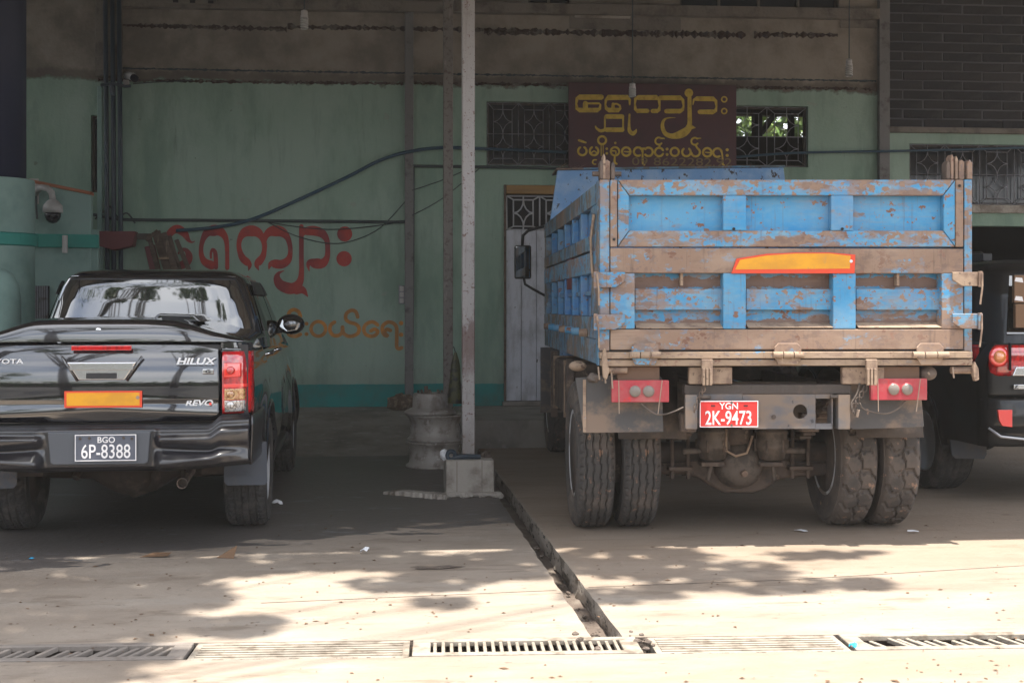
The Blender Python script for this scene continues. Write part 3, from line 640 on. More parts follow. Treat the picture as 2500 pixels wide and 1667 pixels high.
# room behind the see-through window
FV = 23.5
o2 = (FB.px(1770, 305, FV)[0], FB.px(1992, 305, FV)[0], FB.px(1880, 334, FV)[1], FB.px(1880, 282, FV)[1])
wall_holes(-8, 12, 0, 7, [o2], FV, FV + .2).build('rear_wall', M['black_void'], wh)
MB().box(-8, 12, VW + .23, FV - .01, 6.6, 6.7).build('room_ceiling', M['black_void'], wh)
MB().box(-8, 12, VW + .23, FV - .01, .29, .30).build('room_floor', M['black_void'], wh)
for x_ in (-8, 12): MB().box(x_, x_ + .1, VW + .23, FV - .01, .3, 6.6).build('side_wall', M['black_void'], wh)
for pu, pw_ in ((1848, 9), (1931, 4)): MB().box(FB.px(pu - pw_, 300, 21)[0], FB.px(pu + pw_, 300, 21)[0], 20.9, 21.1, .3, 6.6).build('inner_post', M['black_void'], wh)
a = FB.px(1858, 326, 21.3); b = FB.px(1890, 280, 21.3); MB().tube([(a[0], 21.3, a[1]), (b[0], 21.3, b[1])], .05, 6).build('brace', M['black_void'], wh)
# roof canopy on posts
EV = 7.71
RS = (6.6 - 4.15) / (VW - EV)
mb = MB(); us = [(-9 + i * .09) for i in range(int(21.5 / .09))]
mb.grid(lambda u, v: (u, v, 4.15 + RS * (v - EV) + .018 * math.sin(u / .09 * math.pi)), us, [EV, 10, 13, VW]); rf = mb.build('roof', M['roof'], wh, smooth=True, solid=.004)
for v in (7.76, 9.2, 10.9, 12.6, 14.3): MB().box(-9, 12.3, v, v + .06, 4.02 + RS * (v - EV), 4.12 + RS * (v - EV)).build('purlin', M['dirty_dark'], wh)
for u in (-9, -4.5, U(1143, 10.93) + .0, 5.4, 12.2):
    mb = MB(); z_ = lambda v: 3.86 + RS * (v - EV)
    mb.add([(u - .04, 7.76, z_(7.76)), (u + .04, 7.76, z_(7.76)), (u + .04, VW, z_(VW)), (u - .04, VW, z_(VW)), (u - .04, 7.76, z_(7.76) + .14), (u + .04, 7.76, z_(7.76) + .14), (u + .04, VW, z_(VW) + .14), (u - .04, VW, z_(VW) + .14)],
           [(0, 1, 2, 3), (7, 6, 5, 4), (0, 4, 5, 1), (3, 2, 6, 7), (0, 3, 7, 4), (1, 5, 6, 2)]); mb.build('rafter', M['dirty_dark'], wh)
MB().box(-9, -8.9, 7.6, VW, 0, 4.0).build('end_wall', M['mint'], wh)
for (u, v) in ((-4.5, 10.9), (-4.5, 14.0), (5.4 + 4.5, 10.9)): MB().box(u - .05, u + .05, v, v + .1, 0, 4.7).build('post', M['post2'], wh)

# painted wall lettering
ink = Ink(FB, 340, 500, 3.36, VW - .006)
ink.st([(455,300,8),(430,308,14),(402,288,34),(372,238,60),(320,202,72),(272,215,64),(228,270,50),(208,340,42),(216,420,46),(260,480,56),(330,500,62),(388,470,70),(408,420,58),(385,374,36),(345,370,25),(322,400,14)])
ink.st([(721,520,34),(721,400,34),(715,300,40),(692,245,58),(652,215,80),(612,212,92),(560,228,70),(525,280,45),(508,350,36),(512,420,42),(540,470,60),(590,495,72),(624,500,46)])
ink.st([(630,515,34),(628,450,36),(622,390,34),(602,368,26),(588,395,20),(588,435,18)])
ink.st([(895,542,4),(905,500,36),(885,472,60),(850,440,58),(827,390,45),(817,330,38),(830,270,48),(865,228,75),(915,215,90),(965,225,80),(1005,265,52),(1026,320,42),(1025,380,40),(1010,430,52),(978,472,62),(965,500,38),(982,540,4)])
ink.st([(1025,300,36),(1040,255,50),(1070,225,72),(1115,215,90),(1170,225,80),(1215,270,50),(1237,340,38),(1237,410,40),(1215,460,60),(1165,488,72),(1110,484,70),(1076,490,40),(1062,532,5)])
ink.st([(1330,178,38),(1330,400,38),(1330,560,42),(1312,640,64),(1262,684,90),(1205,680,92),(1152,650,80),(1130,600,56),(1145,560,26),(1190,540,4)])
ink.st([(1290,690,92),(1345,704,56),(1384,756,3)])
ink.st([(1336,240,44),(1352,222,60),(1390,215,74),(1440,215,80),(1500,237,70),(1538,290,45),(1545,360,40),(1540,430,46),(1505,478,74),(1450,482,84),(1402,472,52),(1386,500,30),(1395,546,4)])
ink.disc(1685, 240, 62); ink.disc(1680, 443, 63)
ink.mb.build('painted_red_lettering', M['red_ink'], wh)
ink = Ink(FB, 340, 500, 3.36, VW - .006); w = 30
ink.st([(1322,915),(1305,875),(1265,860),(1232,880),(1225,920),(1245,955),(1285,970)], w)
ink.st([(1322,985),(1275,968),(1225,990),(1212,1030),(1232,1066),(1280,1078),(1322,1062)], w)
for cx in (1105, 900, 760, 620): ink.st([(cx - 25, 1065), (cx + 25, 1075), (cx + 55, 1040), (cx + 50, 990), (cx + 15, 962), (cx - 25, 965), (cx - 48, 990)], w)
ink.disc(1372, 975, 16); ink.disc(1372, 1060, 16)
ink.disc(1469, 1017, 74, 46, 28)
ink.st([(1602,962),(1572,985),(1564,1030),(1590,1068),(1630,1072),(1662,1048),(1667,1002)], w)
ink.st([(1667,1002),(1675,1050),(1710,1076),(1755,1074),(1795,1050),(1802,1008),(1775,978),(1722,962),(1694,935),(1700,892),(1738,866),(1775,876),(1792,920)], w)
ink.st([(1955,985),(1922,962),(1885,965),(1852,990),(1842,1025),(1858,1062),(1898,1078),(1938,1068),(1956,1038),(1930,1020),(1900,1034)], w)
ink.st([(2060,1030),(2030,1022),(2012,1048),(2036,1074),(2010,1066),(1994,1030),(2000,990),(2040,962),(2085,972),(2110,1008),(2112,1090),(2112,1160),(2128,1180),(2152,1172)], w)
ink.disc(2148, 970, 18); ink.disc(2148, 1065, 18)
ink.mb.build('painted_orange_lettering', M['orange_ink'], wh)

# ================================================================ SHOP SIGN
SV = VW - .16
sg = thing('shop_sign', 'maroon signboard with yellow curved lettering above the dump truck', 'sign', FB.loc(FB.px(1593, 400, SV)[0], SV, FB.px(1593, 412, SV)[1]), FA)
c0 = FB.px(1593, 412, SV); SF = Frame(sg.location.x, sg.location.y, FA)
s0 = FB.px(1388, 412, SV); s1 = FB.px(1798, 412, SV); s2 = FB.px(1593, 205, SV)
zb = s2[1] - c0[1]
MB().box(s0[0] - c0[0], s1[0] - c0[0], 0, .03, 0, zb).build('board', M['sign'], sg, bevel=.004)
fr = MB(); 
for xx in (s0[0] - c0[0] + .3, s1[0] - c0[0] - .3): fr.box(xx, xx + .04, .03, .155, .1, zb - .1)
fr.build('bracket', M['dirty_dark'], sg)
class SInk(Ink):
    def pt(s, x, y, yy):
        a, z = FB.px(s.ox + x / s.k, s.oy + y / s.k, SV); return (a - c0[0], yy, z - c0[1])
ink = SInk(FB, 1380, 200, 5.345, -.003); S = ink.st
S([(468,203,70),(185,203,70),(152,222,45),(142,290,25),(152,350,45),(187,372,60),(420,372,60),(450,352,40),(458,300,24),(442,284,26),(280,284,26)], smooth=False); S([(262,285,66),(262,352,66)])
S([(840,300,22),(842,240,34),(812,206,64),(560,208,70),(530,240,35),(522,300,24),(535,350,45),(570,372,60),(690,372,60),(716,350,36),(712,312,28),(672,290,24),(620,292,26)], smooth=False); S([(622,292,36),(622,352,50)])
S([(540,455,60),(740,455,60)]); S([(754,460,24),(754,622,24)]); S([(742,628,60),(540,628,60)]); S([(516,462,24),(516,622,24)]); S([(520,628,40),(460,642,40),(412,612,30),(395,585,20)])
S([(838,430,26),(832,560,32),(838,640,50),(880,678,54),(915,650,40),(926,625,16)])
S([(1070,382,56),(940,382,56),(914,360,40),(908,290,22),(914,226,40),(950,208,64),(1190,208,66),(1224,235,40),(1230,320,24),(1222,368,45),(1196,384,56),(1140,384,56)], smooth=False)
S([(1240,212,62),(1500,212,64),(1534,240,40),(1542,320,24),(1530,366,45),(1496,386,60),(1320,386,60)], smooth=False)
ink.disc(1612, 148, 56); S([(1620,180,50),(1622,400,56),(1622,550,62),(1602,618,88),(1520,680,106),(1400,710,70),(1310,680,58),(1270,600,50),(1277,520,38),(1330,476,20),(1440,470,3)]); S([(1615,590,84),(1700,602,8)])
S([(1665,300,12),(1675,240,30),(1715,222,62),(1930,225,64),(1964,252,40),(1972,330,24),(1962,378,45),(1925,395,64),(1755,395,60)], smooth=False)
for yy in (232, 385): ink.disc(2073, yy, 43, 24)
def ringo(cx, cy, w=28, r=55, a0=-60, a1=240):      # open ring, angles in degrees with y down
    S([(cx + r * math.cos(rad(a0 + (a1 - a0) * i / 12)), cy + r * math.sin(rad(a0 + (a1 - a0) * i / 12)), w) for i in range(13)])
ringo(222, 905); S([(178,765,30),(222,780,30),(268,795,22)])
ringo(375, 905); S([(345,925,16),(375,905,16),(405,925,16)]); ink.disc(480, 765, 66, 38); S([(468,828,12),(468,965,12)]); S([(494,828,12),(494,965,12)])
S([(405,1020,16),(370,1022,18),(356,1050,18),(372,1075,18),(398,1076,14)]); ink.disc(541, 875, 17); ink.disc(541, 935, 17)
ink.disc(648, 910, 68, 42); S([(600,905,16),(655,905,18),(660,940,16)]); ink.disc(652, 800, 16); S([(645,985,24),(645,1050,30),(672,1072,24)])
ringo(795, 912, a0=-30, a1=330); S([(770,912,14),(840,918,20)])
ringo(950, 912, a0=60, a1=360); S([(1010,885,22),(1010,1060,24),(1035,1085,18)]); S([(985,878,26),(1030,870,26)]); ringo(1085, 916, a0=-140, a1=140)
ringo(1225, 918, a0=25, a1=335); ringo(1220, 775, 24, 46, 40, 310); S([(1250,738,22),(1292,742,16)]); S([(1230,825,26),(1228,868,26)]); ink.disc(1328, 880, 19); ink.disc(1328, 950, 19)
ink.disc(1428, 916, 68, 40); ringo(1580, 918, a0=-50, a1=230); ringo(1700, 920, a0=-60, a1=170); ringo(1690, 778, 24, 46, 40, 310); S([(1715,742,22),(1768,738,14)]); S([(1700,828,26),(1725,870,26)])
ringo(1852, 922, a0=-30, a1=330); S([(1828,922,14),(1900,928,20)]); ringo(1985, 925, a0=60, a1=350); S([(2040,900,22),(2052,1000,22),(2052,1070,24),(2075,1088,16)]); ink.disc(2112, 888, 20); ink.disc(2112, 962, 20)
ink.mb.build('lettering', M['gold'], sg)
a = FB.px(1380 + 1525 / 5.345, 200 + 1072 / 5.345, SV)
o = text_obj('lettering', '09 8622282.92', .14, (a[0] - c0[0], -.004, a[1] - c0[1] + .02), M['gold_faint'], sg, ext=.001, sx=1.5)

# ================================================================ LEFT PART
V1 = 15.3
P1 = lambda x, y, v=V1: FB.px(x, y, v)
pw = thing('partition_wall', 'low mint green wall with turquoise band at left behind the pickup', 'wall', (0, 0, 0), FA)
def poly_px(pts, v0, v1): return MB().prism([P1(x, y, v0) for x, y in pts], v0, v1)
poly_px([(-260, 430), (40, 436), (222, 474), (222, 1030), (-260, 1030)], V1, V1 + .12).build('panel', M['mint'], pw, bevel=.01)
poly_px([(222, 560), (240, 560), (240, 1030), (222, 1030)], V1 + .05, V1 + .12).build('panel', M['mint'], pw, bevel=.01)
poly_px([(-260, 565), (240, 573), (240, 606), (-260, 597)], V1 - .05, V1 - .002).build('band', M['turq'], pw, bevel=.01)
poly_px([(-260, 426), (40, 431), (222, 468), (222, 476), (40, 439), (-260, 434)], V1 - .03, V1 + .14).build('coping', M['rust'], pw, bevel=.004)
V2 = 13.2
a = P1(20, 750, V2)
cl = thing('round_column', 'thick round mint column cut by the left edge', 'column', FB.loc(a[0] - .28, V2 + .4, 0), FA)
zt_ = P1(20, 430, V2)[1]
MB().lathe([(.42, 0), (.42, zt_)], seg=48).build('shaft', M['mint'], cl, smooth=True, bevel=.01)
MB().lathe([(.43, P1(20, 598, V2)[1]), (.45, P1(20, 598, V2)[1] + .01), (.45, P1(20, 568, V2)[1]), (.43, P1(20, 568, V2)[1] + .01)], seg=48).build('band', M['turq'], cl)
MB().lathe([(.34, zt_ + .002), (.34, 6.0)], seg=40).build('upper_shaft', mat('dark_blue_column', (.015, .02, .055), .6), cl, smooth=True)
a = P1(-8, 750, 11.5)
bl = thing('mint_bollard', 'dome topped pale mint bollard at the left edge behind the pickup', 'bollard', FB.loc(a[0], 11.5, 0), FA)
zt_ = P1(0, 655, 11.5)[1]; MB().lathe([(.19, 0), (.19, zt_ - .25), (.175, zt_ - .14), (.13, zt_ - .05), (.07, zt_ - .01), (.001, zt_)], seg=32).build('body', M['mint'], bl, smooth=True)
# slatted vent beside the pickup cab
a = P1(84, 778, V1 - .06); b = P1(118, 698, V1 - .06)
vt = thing('wall_vent', 'dark vertical slatted vent on the mint wall beside the pickup cab', 'vent', FB.loc(a[0], V1 - .06, a[1]), FA)
MB().box(0, b[0] - a[0], .03, .055, 0, b[1] - a[1]).build('back', M['black_void'], vt)
for i in range(6): MB().box((b[0] - a[0]) * i / 6, (b[0] - a[0]) * i / 6 + .014, 0, .029, 0, b[1] - a[1]).build('slat', M['grille'], vt)
# dome camera
a = P1(84, 470, V1)
dc = thing('dome_camera', 'white dome security camera on a curved arm at left', 'camera', FB.loc(a[0], V1, a[1] - .35), FA)
q = lambda x, y, v: (P1(x, y, v)[0] - a[0], v - V1, P1(x, y, v)[1] - a[1] + .35)
MB().tube([q(86, 472, V1 - .02), q(88, 466, 15.1), q(100, 458, 14.95), q(116, 460, 14.9), q(126, 470, 14.9), q(129, 490, 14.9)], .035, 10).build('arm', M['white_pl'], dc, smooth=True)
MB().box(-.05, .05, -.02, -.002, .22, .50).build('wall_plate', M['white_pl'], dc, bevel=.006)
MB().tube([q(88, 470, 15.27), q(88, 500, 15.27), q(91, 535, 15.27)], .012, 6).build('cable', M['cable'], dc)
c_ = q(129, 514, 14.9)
MB().lathe([(.02, .13), (.06, .10), (.10, .05), (.105, -.02), (.095, -.025)], c_, seg=24).build('housing', M['white_pl'], dc, smooth=True)
MB().lathe([(.085, -.027), (.085, -.06), (.07, -.10), (.04, -.13), (.001, -.14)], c_, seg=24).build('dome', M['dome'], dc, smooth=True)
# bullet camera
a = P1(312, 190, VW)
bc = thing('bullet_camera', 'small white bullet camera under the beam at upper left', 'camera', FB.loc(a[0], VW - .04, a[1]), FA)
MB().tube([(0, 0, .02), (.09, -.18, -.02), (.12, -.25, -.05)], .045, 12).build('body', M['white_pl'], bc, smooth=True)
MB().tube([(.12, -.251, -.05), (.135, -.285, -.065)], .046, 12).build('lens_hood', M['dome'], bc)
MB().box(-.04, .02, -.05, .035, -.12, -.04).build('mount', M['white_pl'], bc, bevel=.005)
# pipes
pn = []
for x0, x1 in ((262, 270), (279, 283), (295, 302)):
    a = P1(x0, 0, VW); b = P1(x1, 1000, VW); t = MB().tube([(0, 0, 5.6), (.02, 0, 3.0), (b[0] - a[0], 0, PZ)], .028, 8)
    o = t.build('conduit_pipe', M['pipe'], smooth=True); o.location = FB.loc(a[0], VW - .14, 0); o.rotation_euler = (0, 0, FA); pn.append(o)
for o, s_ in zip(pn, ('leftmost dark conduit pipe running down the wall behind the red box', 'middle dark conduit pipe running down the wall behind the red box', 'rightmost dark conduit pipe running down the wall behind the red box')):
    tag(o, s_, 'pipe', 'conduit pipes down the wall')
a = P1(283, 215, VW)
o = MB().tube([(-.14, -.02, 0), (0, -.03, .02), (.14, -.02, -.01), (.2, 0, 0)], .018, 6).tube([(-.02, -.02, 0), (0, -.02, -.12)], .03, 8).build('pipe_clamp', M['pipe']); o.location = FB.loc(a[0], VW - .16, a[1]); o.rotation_euler = (0, 0, FA); tag(o, 'bracket clamping the conduit pipes high on the wall', 'bracket')
a = P1(160, 618, V1 - .07); b = P1(160, 575, V1 - .07)
o = MB().lathe([(.03, 0), (.03, b[1] - a[1])], seg=14).build('tube_lamp', M['white_pl'], bevel=.004); o.location = FB.loc(a[0], V1 - .10, a[1]); tag(o, 'short white tube lamp below the dome camera', 'lamp')
a = P1(238, 612, VW - .3); b = P1(326, 566, VW - .3)
rb = thing('red_box', 'dark red box shelf across the conduit pipes', 'box', FB.loc(a[0], VW - .42, a[1]), FA)
MB().prism([(0, .06), (.2, 0), (.42, .05), (.45, b[1] - a[1]), (-.02, b[1] - a[1])], 0, .20).build('body', M['red_box'], rb, bevel=.01)
MB().box(.452, .62, .08, .12, .13, .2).build('bracket', M['dirty_dark'], rb)
# boards leaning on the wall
wd = thing('board_bundle', 'bundle of weathered boards tilted against the wall above the pickup', 'boards', FB.loc(P1(400, 650, 15.9)[0], 15.9, 0), FA)
def brd(x0, y0, x1, y1, w_, v, m='wood'):
    a = P1(x0, y0, v); b = P1(x1, y1, v); o_ = P1(400, 650, 15.9)[0]
    dx, dz = b[0] - a[0], b[1] - a[1]; L_ = math.hypot(dx, dz); nx, nz_ = -dz / L_ * w_ / 2, dx / L_ * w_ / 2
    P = [(a[0] - o_ + nx, a[1] + nz_), (b[0] - o_ + nx, b[1] + nz_), (b[0] - o_ - nx, b[1] - nz_), (a[0] - o_ - nx, a[1] - nz_)]
    MB().prism(P, v - 15.9, v - 15.9 + .03).build('board', M[m], wd, bevel=.004)
brd(362, 572, 470, 980, .05, 15.86); brd(380, 565, 470, 850, .10, 15.90); brd(398, 568, 500, 900, .07, 15.82); brd(412, 575, 470, 760, .05, 15.95); brd(365, 600, 388, 700, .12, 16.0, 'red_box'); brd(430, 585, 520, 800, .05, 15.98)
brd(386, 631, 412, 630, .025, 15.80, 'dusty_pale'); brd(357, 588, 384, 562, .03, 15.80)
# cables
def cable(name, pts, r, m, label, v=VW - .05):
    P_ = smooth_path([P1(x, y, v) + (0,) for x, y in pts], 5); a = P_[0]
    o = MB().tube([(p[0] - a[0], 0, p[1] - a[1]) for p in P_], r, 6).build(name, M[m], smooth=True); o.location = FB.loc(a[0], v, a[1]); o.rotation_euler = (0, 0, FA)
    return tag(o, label, 'cable')
cable('blue_cable', [(430, 563), (520, 556), (612, 537), (720, 492), (849, 432), (923, 394), (992, 372), (1078, 361), (1188, 364), (1384, 372)], .021, 'cable_blue', 'thick blue cable sweeping up across the red wall lettering', VW - .12)
cable('blue_cable', [(1797, 384), (1900, 376), (2000, 372), (2250, 368), (2500, 361), (2600, 359)], .016, 'cable_blue', 'thin blue cable from the maroon sign to the right window', VW - .12)
cable('wall_conduit', [(228, 524), (250, 528), (300, 536), (500, 538), (849, 541), (975, 542), (1000, 536), (1004, 515), (1004, 430), (1006, 408), (1030, 406), (1188, 408), (1400, 412)], .018, 'cable', 'dark conduit running along the wall over the lettering and up the pillar')
cable('wall_wire', [(640, 540), (720, 553), (800, 560), (880, 556), (960, 545)], .006, 'cable', 'thin wire sagging just under the wall conduit')
cable('wall_wire', [(655, 543), (720, 575), (800, 594), (860, 588), (930, 555), (1000, 480)], .006, 'cable', 'thin wire sagging lowest across the two red dots')
cable('wall_wire', [(1006, 465), (1080, 440), (1160, 405)], .006, 'cable', 'upper slanting wire between the two posts', VW - .09)
cable('wall_wire', [(1006, 526), (1080, 485), (1170, 412)], .006, 'cable', 'lower slanting wire between the two posts', VW - .09)
cable('wall_wire', [(232, 535), (255, 515), (270, 505), (288, 530), (310, 520), (330, 545)], .010, 'cable', 'tangled wires around the conduit pipes')
cable('wall_wire', [(325, 205), (400, 200), (470, 198)], .006, 'cable', 'short wire from the bullet camera along the beam')
cable('hanging_rod', [(1010, 410), (1009, 700), (1006, 960)], .012, 'cable', 'thin dark rod standing along the grey wall pillar')
# socket box
a = P1(973, 742, VW); b = P1(988, 697, VW)
sk = thing('socket_box', 'strip of three pale sockets beside the wall pillar', 'socket', FB.loc(a[0], VW - .03, a[1]), FA)
MB().box(0, b[0] - a[0], 0, .028, 0, b[1] - a[1]).build('back_plate', M['grille'], sk, bevel=.004)
for i in range(3): MB().box(.012, b[0] - a[0] - .012, -.012, -.001, .012 + i * (b[1] - a[1] - .01) / 3, (i + 1) * (b[1] - a[1] - .01) / 3).build('socket', M['white_pl'], sk, bevel=.004)
# hanging bulbs
def bulb(px, py0, py1, v, label, cord=True):
    zc = P1(px, py0, v)[1]; z2 = P1(px, py1, v)[1]; a = P1(px, py1, v)
    t = thing('hanging_bulb', label, 'light bulb', FB.loc(a[0], v, z2), FA, 'spiral bulbs hanging from the roof'); h = zc - z2
    MB().lathe([(.022, h * .72), (.03, h * .75), (.03, h * .95), (.012, h)], seg=12).build('holder', M['white_pl'], t, smooth=True)
    MB().lathe([(.02, h * .55), (.034, h * .58), (.034, h * .71), (.02, h * .719)], seg=12).build('base', M['white_pl'], t)
    pts = [(.030 * math.cos(i * .7), .030 * math.sin(i * .7), h * .54 - h * .54 * i / 40) for i in range(41)]
    MB().tube(pts, .010, 5).build('spiral_tube', M['bulb'], t, smooth=True)
    if cord: MB().tube([(0, 0, h), (.005, 0, 5.9 - z2)], .006, 5).build('cord', M['cable'], t)
bulb(743, 25, 71, 12.5, 'spiral bulb hanging at upper left from a cord')
bulb(1544, 203, 236, 13.5, 'spiral bulb hanging in front of the maroon sign')
bulb(2073, 144, 186, 13.5, 'spiral bulb hanging at upper right near the dark bricks')
# ================================================================ POSTS, WHEEL RIMS, LITTER
gB = lambda px, py, z=0.: FB.g(px, py, z)
a = gB(1148, 1208); bw_ = .19
sp_ = thing('canopy_post', 'pale rust-speckled roof post standing in a concrete block', 'post', FB.loc(U(1143, 10.93), 10.93, 0), FA, 'square posts carrying the canopy')
x0, x1 = U(1089, 10.70) - U(1143, 10.93), U(1207, 10.70) - U(1143, 10.93)
q = MB(); q.box(x0, x1, -.22, .17, .0, .285)
bk = q.build('concrete_base', M['concrete'], sp_, bevel=.012)
MB().box(x0 - .03, x1 + .06, -.27, -.2, 0, .035).build('broken_footing', M['concrete'], sp_, bevel=.02)
for i in range(9): MB().blob((R.uniform(x0, x1 + .04), -.27 + R.uniform(-.04, .02), .012), (R.uniform(.02, .05), R.uniform(.02, .04), R.uniform(.012, .03)), 7, 4, .2).build('chip', M['concrete'], sp_)
for xx in (x0 + .085, x1 - .1): MB().box(xx, xx + .004, -.2215, -.2195, .02, .28).build('form_line', M['damp_conc'], sp_)
MB().box(-.051, .051, -.051, .051, .27, 4.55).build('post', M['post'], sp_, bevel=.010)
MB().tube([(-.13, -.12, .30), (-.04, -.13, .305), (.09, -.12, .30)], .022, 8).build('rubber_pad', M['pipe'], sp_)
MB().lathe([(.018, -.01), (.045, -.01), (.05, .015), (.05, .03), (.018, .03)], (-.145, -.13, .315), 'y', 18, True).build('rubber_ring', M['pipe'], sp_, smooth=True)
MB().blob((-.20, -.10, .32), (.035, .03, .045), 9, 6, .15).build('plastic_scrap', M['paper'], sp_)
for i in range(6): MB().blob((R.uniform(.06, .17), R.uniform(-.05, .1), .295), (.03, .03, R.uniform(.015, .04)), 7, 4, .25).build('rubble', M['dirty'], sp_)
v2 = 13.75
p2 = thing('canopy_post', 'grey inner roof post with a dark bag hanging on its side', 'post', FB.loc(U(1094, v2), v2, 0), FA, 'square posts carrying the canopy')
MB().box(-.048, .048, -.048, .048, 0, 4.95).build('post', M['post2'], p2, bevel=.008)
MB().lathe([(.09, 0), (.09, .02)], seg=4).build('base_plate', M['dirty'], p2)
# olive bag hanging
a = FB.px(1116, 985, v2 - .05); b = FB.px(1112, 860, v2 - .05)
bg_ = thing('hanging_bag', 'dark olive plastic bag hanging beside the inner post', 'bag', FB.loc(b[0], v2 - .05, a[1]), FA)
h = b[1] - a[1]; us = lin(0, 2 * math.pi, 21); zs = lin(0, h, 14)
MB().grid(lambda t, z: ((.012 + .085 * (1 - (z / h) ** 1.6) ** .8 * (.75 + .25 * noise.noise(Vector((math.cos(t) * 2, math.sin(t) * 2, z * 6))))) * math.cos(t) + .03 * z / h * 0, .05 * math.sin(t) * (1 - z / h * .8), z), us, zs).build('sack', M['bag'], bg_, smooth=True)
MB().tube([(0, 0, h), (-.02, 0, h + .06)], .006, 5).build('string', M['cable'], bg_)
# stack of truck wheel rims
rc = FB.g(1058, 1146); sx, sy = U(1060, 12.75), 12.75
prof = lambda h: [(.262, 0), (.268, .012), (.262, .024), (.243, .035), (.232, .07), (.236, .12), (.222, .15), (.236, .18), (.243, h - .035), (.262, h - .022), (.268, h - .010), (.262, h), (.23, h - .02), (.21, h * .5), (.10, h * .5 - .01)]
zc = 0
for i, (lab, hh) in enumerate((('lowest truck wheel rim of the stack behind the concrete block', .245), ('middle truck wheel rim of the stack with a shiny worn band', .25))):
    t = thing('wheel_rim', lab, 'wheel rim', FB.loc(sx + .01 * i, sy, zc), FA + i, 'truck wheel rims stacked by the post')
    MB().lathe(prof(hh), seg=48).build('barrel', M['rim_stack'], t, smooth=True); zc += hh + .002
t = thing('brake_drum', 'rusty hub drum lying on top of the wheel rim stack', 'brake drum', FB.loc(sx - .04, sy - .02, zc), FA)
MB().lathe([(.24, 0), (.25, .01), (.23, .035), (.19, .055), (.166, .06), (.160, .18), (.150, .195), (.06, .20), (.055, .185), (.001, .185)], seg=40).build('drum', M['rim_stack'], t, smooth=True)
for k in range(8): MB().lathe([(.011, .19), (.011, .222)], (.11 * math.cos(k * .785), .11 * math.sin(k * .785), 0), seg=6).build('stud', M['dirty'], t)
MB().box(-.055, -.02, -.02, .02, .186, .26).build('spindle', M['dirty'], t, bevel=.004)
# small junk by the rims
def junk(name, label, cat, px, py, m, r, v=None, z=0.):
    g_ = FB.g(px, py, z); o = MB().blob((0, 0, r[2] * .7), r, 10, 6, .22).build(name, M[m], smooth=False); o.location = FB.loc(g_[0], g_[1] if v is None else v, z); o.rotation_euler = (0, 0, FA)
    return tag(o, label, cat)
junk('rubble_heap', 'small dark heap of rubble at the wall behind the rims', 'rubble', 985, 1008, 'soil', (.17, .12, .10), 16.1, PZ)
junk('rag', 'pale rag beside the wheel rims', 'rag', 984, 1062, 'rim_stack', (.05, .04, .035))
o = MB().prism([(-.16, 0), (0, -.02), (.10, 0), (.12, .03), (-.04, .02)], 0, .1).build('scrap_plate', M['dirty_dark'], bevel=.004); g_ = FB.g(985, 1085); o.location = FB.loc(*g_, .005); o.rotation_euler = (0, 0, FA); tag(o, 'flat dark metal scrap lying against the rims', 'scrap')
# low broken kerb left of the block
k = MB(); n_ = 26; P_ = []
for i in range(n_ + 1):
    t_ = i / n_; g_ = FB.g(935 + t_ * 155, 1204 + t_ * 12 + R.uniform(-1, 1)); w_ = .03 + .05 * min(1, t_ * 3); h_ = .012 + .022 * min(1, t_ * 4)
    P_ += [(g_[0], g_[1] - w_ + R.uniform(-.012, .012), 0), (g_[0], g_[1] - w_ * .8, h_), (g_[0], g_[1] + w_, h_), (g_[0], g_[1] + w_, 0)]
k.add(P_, [(4 * i + j, 4 * i + j + 1, 4 * i + j + 5, 4 * i + j + 4) for i in range(n_) for j in range(3)])
tag(fb(k.build('broken_kerb', M['concrete'])), 'low broken cement kerb running left from the concrete block', 'kerb')
# litter
def flat(name, label, cat, px, py, m, s, n=9, h=.012):
    g_ = FB.g(px, py); mb = MB(); vs = [(0, 0, h)]
    for i in range(n):
        a = 2 * math.pi * i / n; q = R.uniform(.6, 1.1); vs.append((s[0] * q * math.cos(a), s[1] * q * math.sin(a), R.uniform(.003, h)))
    mb.add(vs, [(0, 1 + i, 1 + (i + 1) % n) for i in range(n)]); o = mb.build(name, M[m], solid=.0015); o.location = FB.loc(*g_, .003); o.rotation_euler = (0, 0, R.uniform(0, 3)) if s[0] == s[1] else (0, 0, FA)
    return tag(o, label, cat)
flat('paper_scrap', 'crumpled white paper scrap beside the pickup tyre', 'litter', 676, 1235, 'paper', (.045, .03), h=.05)
flat('paper_scrap', 'white paper scrap at the edge of the sunlit concrete left of the gutter', 'litter', 893, 1351, 'paper', (.035, .03), h=.04)
flat('plastic_scrap', 'pale plastic scrap lying between the truck wheels in front', 'litter', 1957, 1298, 'paper', (.045, .04), h=.015)
flat('plastic_scrap', 'two small white bits in front of the right truck tyres', 'litter', 2228, 1301, 'paper', (.05, .02), h=.02)
flat('bottle_cap', 'blue plastic bit on the drain cover at right', 'litter', 2084, 1581, 'litter_blue', (.022, .022), h=.02)
flat('plastic_scrap', 'tiny blue scrap at the left edge of the floor', 'litter', 77, 1366, 'litter_blue', (.02, .015))
flat('oil_rag', 'dark flattened patch of cloth on the concrete left of the gutter', 'rag', 1072, 1386, 'damp_conc', (.17, .05), n=16, h=.006)
o = MB().add([(-.06, 0, 0), (.05, -.02, 0), (.06, .03, .07), (-.02, .02, .02)], [(0, 1, 2), (0, 2, 3)]).build('dry_leaf', M['leafdry'], solid=.001); o.location = FB.loc(*FB.g(552, 1362), .002); tag(o, 'large curled dry leaf standing up behind the left sunlit patch', 'leaf')
